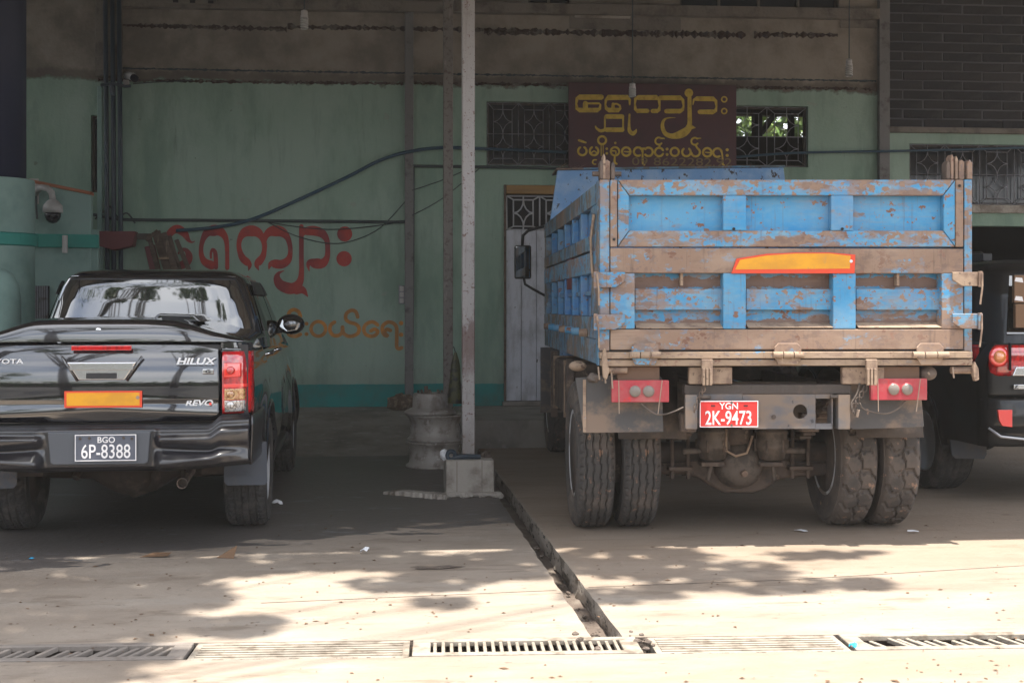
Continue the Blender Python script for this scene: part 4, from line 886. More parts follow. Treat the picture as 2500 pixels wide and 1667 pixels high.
o = MB().add([(-.09, 0, 0), (.08, -.02, .01), (.09, .05, .02), (-.02, .05, .02)], [(0, 1, 2, 3)]).build('dry_leaf', M['leafdry'], solid=.001); o.location = FB.loc(*FB.g(378, 1360), .002); tag(o, 'flat dry leaf lying in front of the pickup', 'leaf')
# scattered leaf bits and grit, uncountable
mb = MB(); RL = random.Random(5)
for i in range(500):
    px = RL.uniform(-50, 2550); py = 1667 - (RL.random() ** 1.4) * 420; g_ = FB.g(px, py); u, v = g_
    if CU0 - .03 < u < CU1 + .03 or 5.5 < v < 6.25: 
        if RL.random() < .8: continue
    s = RL.uniform(.004, .016) * (1.6 if RL.random() < .1 else 1); a = RL.uniform(0, 6.28); c, d = math.cos(a) * s, math.sin(a) * s; h = RL.uniform(.003, .008)
    mb.add([(u - c, v - d, .002), (u + d * .5, v - c * .5, h), (u + c, v + d, .003), (u - d * .5, v + c * .5, h)], [(0, 1, 2, 3)])
fb(stuff(mb.build('leaf_bits', M['leafdry'])))
mb = MB()
for i in range(70):
    v = 5.8 + RL.random() ** 1.3 * 3.5; u = RL.uniform(CU0 + .01, CU1 - .02); r = RL.uniform(.006, .017)
    mb.blob((u, v, -.095), (r, r, r * .7), 6, 4, .25)
for i in range(24):
    u = RL.uniform(CU0 - .1, CU1 + .12); v = tbk(u) + RL.uniform(-.3, .12); r = RL.uniform(.006, .02); mb.blob((u, v, r * .3 if abs(u - CU0 - .08) > .09 else -.09), (r, r, r * .6), 6, 4, .25)
fb(stuff(mb.build('gutter_debris', M['damp_conc'])))

# ================================================================ VEHICLE WHEELS
def tyre(name, Ro, Rr, w, pat, m, parent, loc, na=220, nw=30, side=1, rimm='rim', rimkind='steel', dep=.011):
    # local axis of rotation: x
    half = w / 2
    def rr(t, s):                          # t angle, s across -1..1
        e = abs(s); base = Ro - .018 * max(0, (e - .75) / .25) ** 2 - .004 * e * e
        d = 0
        if pat == 'zig':
            for c in (-.62, -.22, .22, .62):
                zz = c + .055 * (abs(((t * 30 / 6.2832) % 1) * 2 - 1) * 2 - 1)
                if abs(s - zz) < .045: d = dep
            if e > .86 and ((t * 60 / 6.2832) % 1) < .35: d = dep * .8
        elif pat == 'lug':
            k = 22; ph = t * k / 6.2832 + .5 * s + (0 if s > 0 else .5) + .12 * math.sin(s * 9)
            f = ph % 1
            if f < .22: d = dep
            if abs(s - .10 * math.sin(t * k)) < .05: d = dep
            d *= .7 + .3 * math.sin(t * 7 + s * 3)
        else:
            for c in (-.55, -.18, .18, .55):
                if abs(s - c - .015 * math.sin(t * 60)) < .05: d = dep
            if e > .5 and ((t * 52 / 6.2832 + .6 * s) % 1) < .25: d = dep
            elif ((t * 70 / 6.2832 + (1 if s > 0 else -1) * s) % 1) < .12: d = dep * .6
        return base - d
    mb = MB(); ts = lin(0, 2 * math.pi, na + 1); ss = lin(-1, 1, nw)
    def P(t, s):
        r = rr(t, s); zz = r * math.cos(t)
        if zz < -Ro + .008: zz = -Ro + .008 + (zz + Ro - .008) * .1
        return (s * half * .94, r * math.sin(t), zz)
    mb.grid(P, ts, ss)
    for sd in (-1, 1):
        prof = [(Ro - .022, .94), (Ro - .035, .99), (Ro * .86 + Rr * .14 - .01, 1.04), (Ro * .5 + Rr * .5, 1.08), (Ro * .2 + Rr * .8, 1.02), (Rr + .004, .88), (Rr - .01, .80)]
        vs = []
        for (r, x) in prof:
            for k in range(64):
                t = 2 * math.pi * k / 64; zz = r * math.cos(t); zz = max(zz, -Ro + .009); vs.append((sd * half * x, r * math.sin(t), zz))
        mb.add(vs, [(i * 64 + k, i * 64 + (k + 1) % 64, (i + 1) * 64 + (k + 1) % 64, (i + 1) * 64 + k) for i in range(len(prof) - 1) for k in range(64)])
    ty = mb.build(name, M[m], parent, smooth=False); ty.location = loc
    if rimkind == 'steel':                 # deep dish seen from +side
        s = side
        pr = [(Rr + .012, s * half * .84), (Rr + .014, s * half * .93), (Rr - .004, s * half * .95), (Rr - .02, s * half * .8), (Rr - .03, s * half * .2), (Rr * .80, s * half * .05), (Rr * .62, s * half * .0), (Rr * .58, s * half * .3), (Rr * .25, s * half * .35), (Rr * .22, s * half * .7), (.001, s * half * .72)]
        rm = MB().lathe(pr, axis='x', seg=40).build('rim', M[rimm], ty, smooth=True)
        for k in range(8):
            a = k * math.pi / 4; MB().lathe([(.012, s * half * .3), (.012, s * half * .5)], (0, Rr * .42 * math.cos(a), Rr * .42 * math.sin(a)), 'x', 6).build('wheel_nut', M['dirty'], ty)
        MB().lathe([(Rr - .006, -half * .9), (Rr - .012, half * .9)], axis='x', seg=40).build('rim_barrel', M['dirty_dark'], ty, smooth=True)
    else:
        s = side
        MB().lathe([(Rr - .005, -half * .85), (Rr - .012, half * .85)], axis='x', seg=48).build('rim_barrel', M['dirty_dark'], ty, smooth=True)
        rm = MB().lathe([(Rr + .004, s * half * .86), (Rr + .006, s * half * .93), (Rr - .014, s * half * .92), (Rr - .02, s * half * .7)], axis='x', seg=48).build('rim', M['alloy'], ty, smooth=True)
        for k in range(5 if rimkind == 'five' else 6):
            a = k * 2 * math.pi / (5 if rimkind == 'five' else 6) + .3
            for da_ in (-.11, .11):
                q = MB(); r0, r1 = .05, Rr - .012; w0, w1 = .018, .014
                def pp(r, wd, x): return (x, r * math.sin(a + da_ * r / r1) + wd * math.cos(a), r * math.cos(a + da_ * r / r1) - wd * math.sin(a))
                xs = (s * half * .62, s * half * .82)
                vs = [pp(r, sg_ * wd, x) for x in xs for (r, wd) in ((r0, w0), (r1, w1)) for sg_ in (-1, 1)]
                q.add(vs, [(0, 1, 3, 2), (4, 5, 7, 6), (0, 1, 5, 4), (2, 3, 7, 6), (0, 2, 6, 4), (1, 3, 7, 5)]); q.build('spoke', M['alloy'], ty, bevel=.004)
        MB().lathe([(.065, s * half * .55), (.06, s * half * .84), (.001, s * half * .86)], axis='x', seg=24).build('hub_cap', M['alloy'], ty, smooth=True)
    return ty
# ================================================================ DUMP TRUCK
TD = 8.40; cpx = 1919.5
TFm = Frame((cpx - 1250) / F * TD, TD, rad(3.0))
dt = thing('dump_truck', 'blue dump truck with peeling dusty tailgate parked rear first', 'truck', TFm.loc(0, 0, 0), TFm.a)
def T(x, y, d=0.): return TFm.px(x * K, y * K, d)
def TB(x0, x1, y0, y1, ya, yb, name, m, bevel=.004, par=dt, d=None, label=None):
    d = ya if d is None else d
    a = T(x0, y1, d); b = T(x1, y0, d)
    return MB().box(a[0], b[0], ya, yb, a[1], b[1]).build(name, M[m], par, bevel=bevel, label=label)
def TP(pts, ya, yb, name, m, bevel=.004, par=dt, d=None, label=None):
    d = ya if d is None else d
    return MB().prism([T(x, y, d) for x, y in pts], ya, yb).build(name, M[m], par, bevel=bevel, label=label)
# body pillars and sill
TB(1378, 1400, 413, 806, -.03, .12, 'corner_post', 'tb1'); TB(2215, 2233, 413, 806, -.03, .12, 'corner_post', 'tb1')
TB(1378, 2234, 807, 824, -.045, .14, 'rear_sill', 'tb4'); TB(1380, 2234, 824.6, 841, -.035, .14, 'rear_sill_lip', 'tb4')
# upper tailgate
ug = TB(1401.5, 2213, 420, 566, .02, .05, 'upper_tailgate', 'tb0', par=dt)
def U_(x0, x1, y0, y1, m, ya=-.035, yb=.019, nm='frame_bar', bevel=.005): return TB(x0, x1, y0, y1, ya, yb, nm, m, bevel, par=ug)
TP([(1419, 413), (2194, 413), (2166, 449), (1446, 449)], -.035, .019, 'frame_bar', 'tb2', .006, par=ug)
TP([(1419, 567), (2194, 567), (2166, 530), (1446, 530)], -.035, .019, 'frame_bar', 'tb2', .006, par=ug)
TP([(1419, 414.5), (1444.5, 449), (1444.5, 530), (1419, 565.5)], -.034, .019, 'frame_bar', 'tb1', .006, par=ug)
TP([(2194, 414.5), (2167.5, 449), (2167.5, 530), (2194, 565.5)], -.034, .019, 'frame_bar', 'tb0', .006, par=ug)
U_(1402, 1417.5, 413, 567, 'tb3', -.040, .019); U_(2195.5, 2213, 413, 567, 'tb3', -.040, .019)
U_(1661, 1714, 449.5, 529.5, 'tb0'); U_(1909, 1960, 449.5, 529.5, 'tb0')
for (x, y) in ((1410, 550), (2203, 427), (1685, 526), (1934, 526)):
    a = T(x, y, -.035); MB().lathe([(.009, -.0445), (.009, -.036)], (a[0], 0, a[1]), 'y', 10).build('bolt_hole', M['black_void'], ug)
# lower tailgate
lg = TB(1402, 2213, 572, 803, .06, .085, 'lower_tailgate', 'tbp')
def L_(x0, x1, y0, y1, m, ya=-.035, yb=.059, nm='frame_bar', bevel=.006): return TB(x0, x1, y0, y1, ya, yb, nm, m, bevel, par=lg)
L_(1402, 2213, 571.5, 627, 'tb3'); L_(1402, 2213, 756, 803.5, 'tb3'); L_(1402, 1458, 627.5, 755.5, 'tb1'); L_(2163, 2213, 627.5, 755.5, 'tb2')
for i, (x0, x1) in enumerate(((1661, 1713.5), (1913.5, 1966))): L_(x0, x1, 627.5, 755.5, 'tb0', -.034)
for (x0, x1) in ((1458.5, 1660.5), (1714, 1913), (1966.5, 2162.5)):
    TB(x0, x1, 663, 712, .015, .059, 'middle_bar', 'tbp', .006, par=lg)
    a = T(x0 + 2, 753, .0); b = T(x1 - 2, 747, .0)
    MB().add([(a[0], -.033, a[1]), (b[0], -.033, a[1]), (b[0], .058, a[1] + .03), (a[0], .058, a[1] + .03)], [(0, 1, 2, 3)]).build('dust_slope', M['dusty_pale'], lg, solid=.004)
for x in (1566, 2063): TB(x - 3, x + 3, 627, 656, .0, .058, 'pull_strap', 'dusty_pale', .002, par=lg)
# side edges of recesses stay real through the depth of the bars above
# yellow reflective board
yp = TP([(1680, 628), (1692, 594), (1760, 583), (1830, 580), (1905, 580), (1965, 585), (1963, 628)], -.047, -.037, 'reflective_board', 'red_ref', .002)
TP([(1689, 619), (1700, 597), (1762, 587), (1830, 582.5), (1905, 582.5), (1954, 588), (1952, 617)], -.0495, -.0475, 'yellow_face', 'yellow_ref', 0, par=yp)
a = T(1955, 600, -.05); MB().lathe([(.010, -.052), (.010, -.0478)], (a[0], 0, a[1]), 'y', 12).build('seal', M['paper'], yp)
# latches
for (x0, x1, y0, y1, s, m) in ((1364, 1436, 625, 660, 1, 'tb2'), (1364, 1436, 722, 757, 1, 'tb2'), (2188, 2259, 625, 657, -1, 'dusty_pale'), (2188, 2258, 720, 755, -1, 'tb2')):
    P_ = [(x0, y0), (x1 if s > 0 else x1, y0), (x1, y1 - (14 if s > 0 else 0)), (x1 - (22 if s > 0 else 0), y1), (x0 + (22 if s < 0 else 0), y1), (x0, y1 - (14 if s < 0 else 0))]
    lt = TP(P_, -.062, -.046, 'latch_plate', m, .004)
    xe = x0 + 4 if s > 0 else x1 - 6
    e = TB(xe - 4, xe + 4, y0 - 2, y1 + 2, -.085, -.0635, 'latch_ear', m, .003, par=lt)
    a = T(xe + 3, y0 + 4, -.09); b = T(xe - (2 if s < 0 else -8), y1 + 42, -.09)
    MB().tube([(a[0], -.092, a[1]), ((a[0] + b[0]) / 2 + .004, -.096, (a[1] + b[1]) / 2), (b[0], -.092, b[1])], .006, 6).build('latch_pin', M['dusty_pale'], lt)
# hinges
for x in (1482, 1810, 2137):
    m = 'tb1' if x < 2000 else 'dusty_pale'
    hp = TP([(x - 31, 812), (x - 31, 798), (x - 22, 788), (x + 22, 788), (x + 31, 798), (x + 31, 812)], -.066, -.047, 'hinge', 'tb1' if x < 1600 else 'tb3', .005)
    TP([(x - 30, 822), (x + 30, 822), (x + 22, 838), (x - 22, 838)], -.066, -.047, 'hinge_leaf', 'tb1' if x < 1600 else 'tb4', .005, par=hp)
    w_ = 36 if x < 2000 else 42
    for k in range(3):
        a = T(x - w_ + k * w_ * 2 / 3 + 1, 815, -.07); b = T(x - w_ + (k + 1) * w_ * 2 / 3 - 1, 815, -.07); MB().tube([(a[0], -.075, a[1]), (b[0], -.075, a[1])], .021, 12).build('knuckle', M['tb4'], hp, smooth=False)
# top pivot brackets with rings
for (x, s) in ((1382, 1), (2196, -1)):
    br = TP([(x + 6, 413), (x + 6, 372), (x + 12, 366), (x + 20, 372), (x + 20, 413)], .0, .05, 'pivot_bracket', 'tb3', .006)
    for (dx, w_, h_, m) in (((-4, 8, 366, 'dirty'), (3, 6, 352, 'dusty_pale'), (22, 9, 370, 'dirty')) if s > 0 else ((-22, 9, 368, 'dirty'), (-12, 7, 354, 'tb3'), (-2, 7, 358, 'dusty_pale'), (26, 12, 366, 'tb3'))):
        TP([(x + dx, 412), (x + dx, h_ + 8), (x + dx + w_ * .5, h_), (x + dx + w_, h_ + 8), (x + dx + w_, 412)], -.02, .07, 'pivot_plate', m, .006, par=br)
    a = T(x + (14 if s > 0 else 10), 398, -.02); MB().tube([(a[0] - .09, .03, a[1]), (a[0] + .09, .03, a[1])], .016, 10).build('pivot_pin', M['dirty'], br)
# body sides: left one seen
BL = 4.55
xl = T(1379, 600)[0]; xr = T(2233, 600)[0]; zt = T(1400, 413)[1]; zb = T(1400, 840)[1] + .0
for sx_, xo in ((-1, xl), (1, xr)):
    s = sx_; X = lambda a: xo - s * a      # a: distance inwards
    sd = MB().box(X(.05), X(.08), .13, BL, zb + .03, zt - .01).build('side_wall', M['side_in'], dt)
    def sb(y0, y1, z0, z1, m='side', o=0., nm='rail'):
        return MB().box(X(o), X(.049), y0, y1, z0, z1).build(nm, M[m], sd, bevel=.006)
    H = zt - zb
    zm = zb + H * .63                      # seam
    sb(.13, BL, zt - .13, zt); sb(.13, BL, zm + .012, zm + .11); sb(.13, BL, zm - .14, zm - .002, 'tbp'); sb(.13, BL, zb + .16, zb + .30); sb(.13, BL, zb, zb + .158, 'tb3' if False else 'side', .004)
    sb(.13, .55, zb + .302, zt - .132, 'side', .003); sb(BL - .25, BL, zb + .302, zt - .132, 'side', .003)
    n_ = 6; y0, y1 = .55, BL - .25
    for i in range(1, n_):
        y = y0 + (y1 - y0) * i / n_
        for (a, b) in ((zm + .111, zt - .131), (zb + .301, zm - .141)): MB().box(X(.0), X(.049), y - .035, y + .035, a, b).build('rib', M['side_in'], sd, bevel=.006)
    for i in range(n_):
        y = y0 + (y1 - y0) * (i + .5) / n_; MB().box(X(.02), X(.049), y - .28, y + .28, zb + .44, zb + .47).build('step_bar', M['side_in'], sd, bevel=.004)
    for i in range(7):
        y = .75 + i * .52
        MB().lathe([(.026, 0), (.03, .05), (.016, .06)], (X(0) if s < 0 else X(0), y, zb + .19), 'x', 10).build('bolt_knob', M['tb0' if i % 3 else 'dusty_pale'], sd, smooth=False).location.x = -.055 if s < 0 else 0
    MB().box(X(-.012), X(0), .03, .12, zb, zt - .002).build('post_edge', M['side'], sd, bevel=.004)
MB().box(xl + .09, xr - .09, .06, BL, zb + .02, zb + .06).build('bed_floor', M['dirty'], dt)
# red patch and wire on left side
MB().box(xl + .01, xl + .049, 1.9, 2.35, zb + .5, zb + .8).build('rust_patch', M['red_box'], dt)
MB().tube([(xl - .01, .25, zb + .95), (xl - .02, .35, zb + .8), (xl - .015, .33, zb + .62), (xl - .01, .30, zb + .55)], .01, 6).build('wire_loop', M['dusty_pale'], dt, smooth=True)
# headboard rising at the front of the body
hy = BL
a = TFm.px(1340, 560, hy); b = TFm.px(1361, 416, hy); c = TFm.px(1913, 409, hy); d_ = TFm.px(1932, 560, hy)
MB().prism([(a[0], zb), (a[0], a[1]), b, c, (d_[0], d_[1]), (d_[0], zb)], hy, hy + .05).build('headboard', M['headboard'], dt, bevel=.008)
MB().prism([(b[0] - .01, b[1]), (b[0] - .01, b[1] + .02), (c[0] + .01, c[1] + .02), (c[0] + .01, c[1])], hy - .02, hy + .55).build('cab_guard', M['side'], dt, bevel=.006)
# cab
cw = 1.08; cy0, cy1 = hy + .25, hy + 1.95
CP = [(cy0, .95), (cy0, 2.45), (cy0 + .15, 2.58), (cy1 - .25, 2.58), (cy1 - .05, 1.75), (cy1, 1.5), (cy1, .85), (cy1 - .3, .75), (cy1 - 1.25, .75), (cy1 - 1.3, .95)]
cb = MB().prism(CP, -cw + .12, cw - .08, 'x').build('cab', M['headboard'], dt, bevel=.06, seg=3)
for s in (-1, 1):
    x_ = (-cw + .115) if s < 0 else cw - .075
    MB().prism([(cy0 + .35, 1.7), (cy0 + .35, 2.35), (cy1 - .4, 2.35), (cy1 - .22, 1.7)], x_, x_ + .006 * s, 'x').build('side_window', M['glass_dark'], cb)
MB().prism([(-.8, 1.75), (-.8, 2.4), (.8, 2.4), (.8, 1.75)], cy0 - .006, cy0 - .002).build('rear_window', M['glass_dark'], cb)
MB().add([(-.85, cy1 - .035, 1.75), (.85, cy1 - .035, 1.75), (.78, cy1 - .215, 2.45), (-.78, cy1 - .215, 2.45)], [(0, 1, 2, 3)]).build('windscreen', M['glass_dark'], cb, solid=.01)
for s in (-.75, .75): MB().box(s - .14, s + .14, cy1 + .005, cy1 + .03, 1.0, 1.2).build('headlight', M['lamp_clear'], cb, bevel=.02)
# wing mirror on its bent arm
my = hy + 1.5; m0 = TFm.px(1256, 681, my); m1 = TFm.px(1297, 599, my)
P_ = [(TFm.px(1330, 552, my), my), (TFm.px(1290, 563, my), my), (TFm.px(1277, 575, my), my), (TFm.px(1275, 600, my), my)]
ar = MB().tube([(p[0], y_, p[1]) for p, y_ in P_], .016, 8).build('mirror_arm', M['black_pl'], dt, smooth=True)
P_ = [TFm.px(1279, 680, my), TFm.px(1282, 694, my), TFm.px(1300, 705, my), TFm.px(1335, 724, my)]
MB().tube([(p[0], my, p[1]) for p in P_], .014, 8).build('lower_arm', M['black_pl'], ar, smooth=True)
MB().box(m0[0], m1[0], my - .03, my + .06, m0[1], m1[1]).build('mirror_housing', M['black_pl'], ar, bevel=.022, seg=3)
MB().box(m0[0] + .016, m1[0] - .016, my - .034, my - .031, m0[1] + .016, m1[1] - .016).build('mirror_glass', M['mirror'], ar)
# chassis
for (x0, x1) in ((1598, 1625), (1900, 1927)):
    a = T(x0, 925, .15); b = T(x1, 880, .15); MB().box(a[0], b[0], .12, BL + 1.9, a[1] + .0, b[1]).build('chassis_rail', M['dirty_dark'], dt, bevel=.006)
a = T(1570, 905, .05); b = T(1952, 882, .05)
MB().box(a[0], b[0], .02, .10, a[1], b[1]).build('rear_beam', M['dirty_dark'], dt, bevel=.006)
# cross member plate with round hole: built from strips round the hole
cm = MB(); hx, hz = T(1838, 945, .02); hr = .042
def holed(mb, x0, x1, z0, z1, holes, ya, yb):
    n = 24
    xs = sorted([x0, x1] + [h[0] - h[2] * 1.4 for h in holes] + [h[0] + h[2] * 1.4 for h in holes])
    k = 0
    for i in range(len(xs) - 1):
        h = next((h for h in holes if abs((xs[i] + xs[i + 1]) / 2 - h[0]) < h[2]), None)
        if h is None: mb.box(xs[i], xs[i + 1], ya, yb, z0, z1); continue
        cir = []; sq = []
        for j in range(n + 1):
            t = 2 * math.pi * j / n; c_, s_ = math.cos(t), math.sin(t); cir.append((h[0] + h[2] * c_, h[1] + h[2] * s_))
            hw = (xs[i + 1] - xs[i]) / 2; up, dn = z1 - h[1], h[1] - z0
            m_ = min(hw / max(abs(c_), 1e-6), (up if s_ > 0 else dn) / max(abs(s_), 1e-6)); sq.append((h[0] + m_ * c_, h[1] + m_ * s_))
        vs = [(p[0], ya, p[1]) for p in sq] + [(p[0], ya, p[1]) for p in cir] + [(p[0], yb, p[1]) for p in cir]; m = n + 1
        mb.add(vs, [(j, j + 1, m + j + 1, m + j) for j in range(n)] + [(m + j, m + j + 1, 2 * m + j + 1, 2 * m + j) for j in range(n)])
        for (cx_, cz_) in ((xs[i], z0), (xs[i + 1], z0), (xs[i], z1), (xs[i + 1], z1)):
            pass
a = T(1706, 985, .02); b = T(1873, 905, .02); holed(cm, a[0], b[0], a[1], b[1], [(hx, hz, .045)], .02, .035)
a2 = T(1575, 975, .02); cm.box(a2[0], a[0] - .001, .022, .035, a2[1], T(1600, 902, .02)[1])
a3 = T(1913, 985, .02); cm.box(b[0] + .001, a3[0], .02, .035, a3[1], T(1900, 972, .02)[1]); cm.box(b[0] + .001, a3[0], .02, .035, T(1900, 915, .02)[1], b[1]); cm.box(a3[0] - .008, a3[0], .02, .12, a3[1], b[1])
cm.box(a[0], b[0], .036, .10, b[1] - .012, b[1]); cm.box(a[0], b[0], .036, .10, a[1], a[1] + .012)
cmo = cm.build('cross_member', M['cross'], dt)
MB().box(T(1570, 985, .2)[0], T(1950, 985, .2)[0], .4, .42, T(1570, 985, .02)[1], T(1570, 885, .02)[1]).build('inner_plate', M['dirty_dark'], dt)
c_ = T(1777, 957, .02); MB().lathe([(.014, .012), (.014, .0195)], (c_[0], 0, c_[1]), 'y', 10).build('rivet', M['dirty'], cmo)
for x in (1585, 1935):
    a = T(x - 14, 985, .03); b = T(x + 14, 905, .03); MB().box(a[0], b[0], -.01, .019 if x < 1700 else .13, a[1], b[1]).build('tow_bracket', M['cross'], dt, bevel=.006)
# number plate
pl = TB(1607, 1741, 920, 981, -.004, .0, 'number_plate', 'plate_red', .001); pl2 = pl
a = T(1607, 981, 0); b = T(1741, 920, 0); q = MB(); e = .005; yq = -.0065
q.box(a[0], b[0], yq, -.0045, a[1], a[1] + e); q.box(a[0], b[0], yq, -.0045, b[1] - e, b[1]); q.box(a[0], a[0] + e, yq, -.0045, a[1] + e, b[1] - e); q.box(b[0] - e, b[0], yq, -.0045, a[1] + e, b[1] - e)
q.build('plate_border', M['white'], pl)
c_ = T(1674, 933, 0); text_obj('lettering', 'YGN', .056, (c_[0], -.006, c_[1]), M['white'], pl, ext=.001, sx=1.0, bold=.0006)
c_ = T(1673, 961, 0); text_obj('lettering', '2K-9473', .122, (c_[0], -.006, c_[1]), M['white'], pl, ext=.001, sx=.70, bold=.0012)
for x in (1638, 1713): TB(x - 5, x + 5, 930, 933, -.0065, -.0045, 'slot', 'black_void', 0, par=pl)
for (x, y) in ((1680, 924), (1680, 976)):
    c_ = T(x, y, 0); MB().lathe([(.008, -.010), (.008, -.0045)], (c_[0], 0, c_[1]), 'y', 10).build('bolt', M['dirty'], pl)
# lamp boxes, tail lamps, mudflaps
TP([(1418, 842), (1515, 842), (1515, 878), (1418, 878)], .02, .30, 'lamp_box', 'box_brown'); TP([(2025, 842), (2112, 842), (2112, 872), (2025, 872)], .02, .30, 'lamp_box', 'box_brown')
for (x0, x1, y0, y1) in ((1405, 1537, 873, 924), (2000, 2130, 869, 919)):
    lm = TB(x0, x1, y0, y1, -.02, .015, 'tail_lamp', 'lamp_red', .005)
    xc = (x0 + x1) / 2 + 3; yc = (y0 + y1) / 2
    for s in (-15.5, 15.5):
        c_ = T(xc + s, yc, -.02)
        MB().lathe([(.036, -.022), (.036, -.026), (.028, -.031), (.012, -.034), (.001, -.035)], (c_[0], 0, c_[1]), 'y', 24).build('round_lens', M['lamp_clear'], lm, smooth=True)
        MB().lathe([(.040, -.0205), (.040, -.026), (.036, -.026)], (c_[0], 0, c_[1]), 'y', 24).build('lens_ring', M['lamp_red'], lm, smooth=True)
    for k, xx in enumerate((x0 + 16, x1 - 18)):
        a = T(xx + (2 if k else 0) , y0, -.04); b = T(xx - (8 if k else -1), y1 + 26, -.04); MB().tube([(a[0], -.042, a[1]), (b[0], -.045, b[1])], .0032, 5).build('wire', M['straw'], lm)
for (pts, y0, m) in (([(1322, 868), (1405, 862), (1520, 866), (1524, 992), (1341, 994)], .10, 'flap'), ([(1945, 868), (2112, 866), (2123, 980), (1960, 986), (1940, 975)], .10, 'flap')):
    f_ = TP(pts, y0, y0 + .02, 'mudflap', m, .003)
TP([(1339, 872), (1346, 872), (1346, 992), (1339, 992)], .095, .099, 'flap_edge', 'tb4', 0)
# hooks with chains
for (x, m) in ((1625, 'dusty_pale'), (2003, 'dusty_pale')):
    TB(x - 42 if x < 1800 else x - 68, x + 57 if x < 1800 else x + 28, 843, 882, .0, .05, 'hook_mount', 'tb4' if False else 'dusty_pale', .004)
    hk = TB(x - 13, x + 13, 825, 882, -.075, -.047, 'hook', m, .006)
    for k in (-8, 0, 8): TB(x + k - 3, x + k + 3, 846, 885, -.095, -.076, 'hook_finger', m, .004, par=hk)
    n_ = 9
    for i in range(n_):
        t_ = i / (n_ - 1); c_ = T(x + (-6 - 24 * t_ if x < 1800 else -12 - 34 * t_), 886 + 54 * t_, -.03)
        pts = [(c_[0] + .012 * math.cos(k * math.pi / 4) * (1 if i % 2 else .3), -.03 + .008 * math.cos(k * math.pi / 4) * (0 if i % 2 else 1), c_[1] + .020 * math.sin(k * math.pi / 4)) for k in range(9)]
        MB().tube(pts, .0035, 5, False).build('chain_link', M['dirty'], hk)
# corner locks
for (x, s) in ((1388, -1), (2236, 1)):
    cl_ = TP([(x, 842), (x + s * 4, 830), (x + s * 12, 846), (x + s * 14, 872), (x + s * 4, 876), (x, 862)] if s > 0 else [(x - 2, 800), (x + 4, 800), (x + 12, 852), (x + 6, 872), (x - 2, 868), (x - 6, 830)], -.06, -.02, 'corner_lock', 'dusty_pale', .006)
    a = T(x - s * 52, 850, .0); b = T(x, 850, .0); MB().tube([(a[0], .0, a[1]), (b[0], .0, b[1])], .022, 10).build('lock_rod', M['dusty_pale'], cl_)
for (x, y0, y1) in ((1388, 850, 880), (1404, 855, 892), (1374, 842, 872), (2132, 855, 860), (2188, 843, 868)):
    a = T(x, y0, -.02); b = T(x + 3, y1, -.02); MB().tube([(a[0], -.02, a[1]), (b[0], -.02, b[1])], .006, 5).build('hanging_strap', M['straw'], dt)
a = T(2128, 858, .0); MB().blob((a[0] + .03, .05, a[1]), (.055, .04, .045), 12, 8).build('side_lamp', M['chamber'], dt, smooth=True)
a = T(1345, 838, .3); MB().blob((a[0] - .02, .6, a[1] - .02), (.06, .05, .035), 12, 8).build('side_lamp', M['dusty_pale'], dt, smooth=True)
a = T(1370, 868, -.01); MB().blob((a[0] - .02, .0, a[1]), (.045, .035, .03), 8, 6, .15).build('clamp', M['chamber'], dt)
# hoses
def hose(pts, y, r, m='dusty_pale', nm='hose'):
    P_ = smooth_path([T(*p, y) + (0,) for p in pts], 4); return MB().tube([(p[0], y, p[1]) for p in P_], r, 6).build(nm, M[m], dt, smooth=True)
hose([(1470, 925), (1488, 940), (1510, 952), (1540, 948), (1570, 935)], .0, .006, 'chamber'); hose([(2080, 920), (2060, 940), (2030, 950), (1985, 940), (1975, 925)], .0, .005, 'chamber'); hose([(1975, 880), (1968, 905), (1955, 930), (1965, 955)], -.01, .006, 'chamber')
hose([(1972, 940), (1968, 958)], -.015, .009, 'straw')
# axle, differential, brakes, springs
AY = .95
A = lambda x, y, d=AY: TFm.px(x * K, y * K, d)
axc = A(1697, 1050)
RT = .50; az = RT
ax0, ax1 = TFm.px(1392, 1100, AY)[0], TFm.px(2225, 1100, AY)[0]
tyw = .235
tx = [TFm.px(x, 1100, AY - .3)[0] for x in (1450, 1560, 2080, 2183)]
pf = [(A(1500, 1062)), (A(1560, 1060)), (A(1610, 1040)), (A(1640, 1010)), (A(1660, 985)), (A(1740, 985)), (A(1760, 1010)), (A(1790, 1040)), (A(1830, 1060)), (A(1900, 1058)), (A(1900, 1090)), (A(1830, 1094)), (A(1790, 1100)), (A(1755, 1122)), (A(1730, 1131)), (A(1660, 1131)), (A(1635, 1118)), (A(1600, 1096)), (A(1560, 1088)), (A(1500, 1088))]
axl = MB().prism(pf, AY - .05, AY + .09).build('rear_axle', M['dirty'], dt, bevel=.035, seg=3)
MB().tube([(tx[0] - .05, AY, az), (tx[3] + .05, AY, az)], .075, 16).build('axle_tube', M['dirty_dark'], axl, smooth=True)
dc_ = A(1698, 1066, AY - .12)
MB().lathe([(.165, .06), (.17, 0), (.160, -.05), (.125, -.10), (.07, -.13), (.001, -.138)], (dc_[0], AY - .08, dc_[1]), 'y', 32).build('differential_cover', M['chamber'], axl, smooth=True)
MB().lathe([(.025, -.15), (.02, -.17), (.001, -.172)], (dc_[0] + .01, AY - .08, dc_[1] - .05), 'y', 12).build('oil_plug', M['dusty_pale'], axl)
hb = A(1690, 992, AY - .1); MB().lathe([(.10, -.14), (.125, .0), (.12, .12)], (hb[0], AY - .05, hb[1]), seg=20).build('gear_housing', M['dirty'], axl, smooth=True)
MB().tube([(p[0], AY - .26, p[1]) for p in [A(x, y, AY - .26) for x, y in ((1668, 985), (1668, 1035), (1690, 1047), (1715, 1040), (1724, 1015), (1728, 1000))]], .009, 6).build('brake_pipe', M['dusty_pale'], axl, smooth=True)
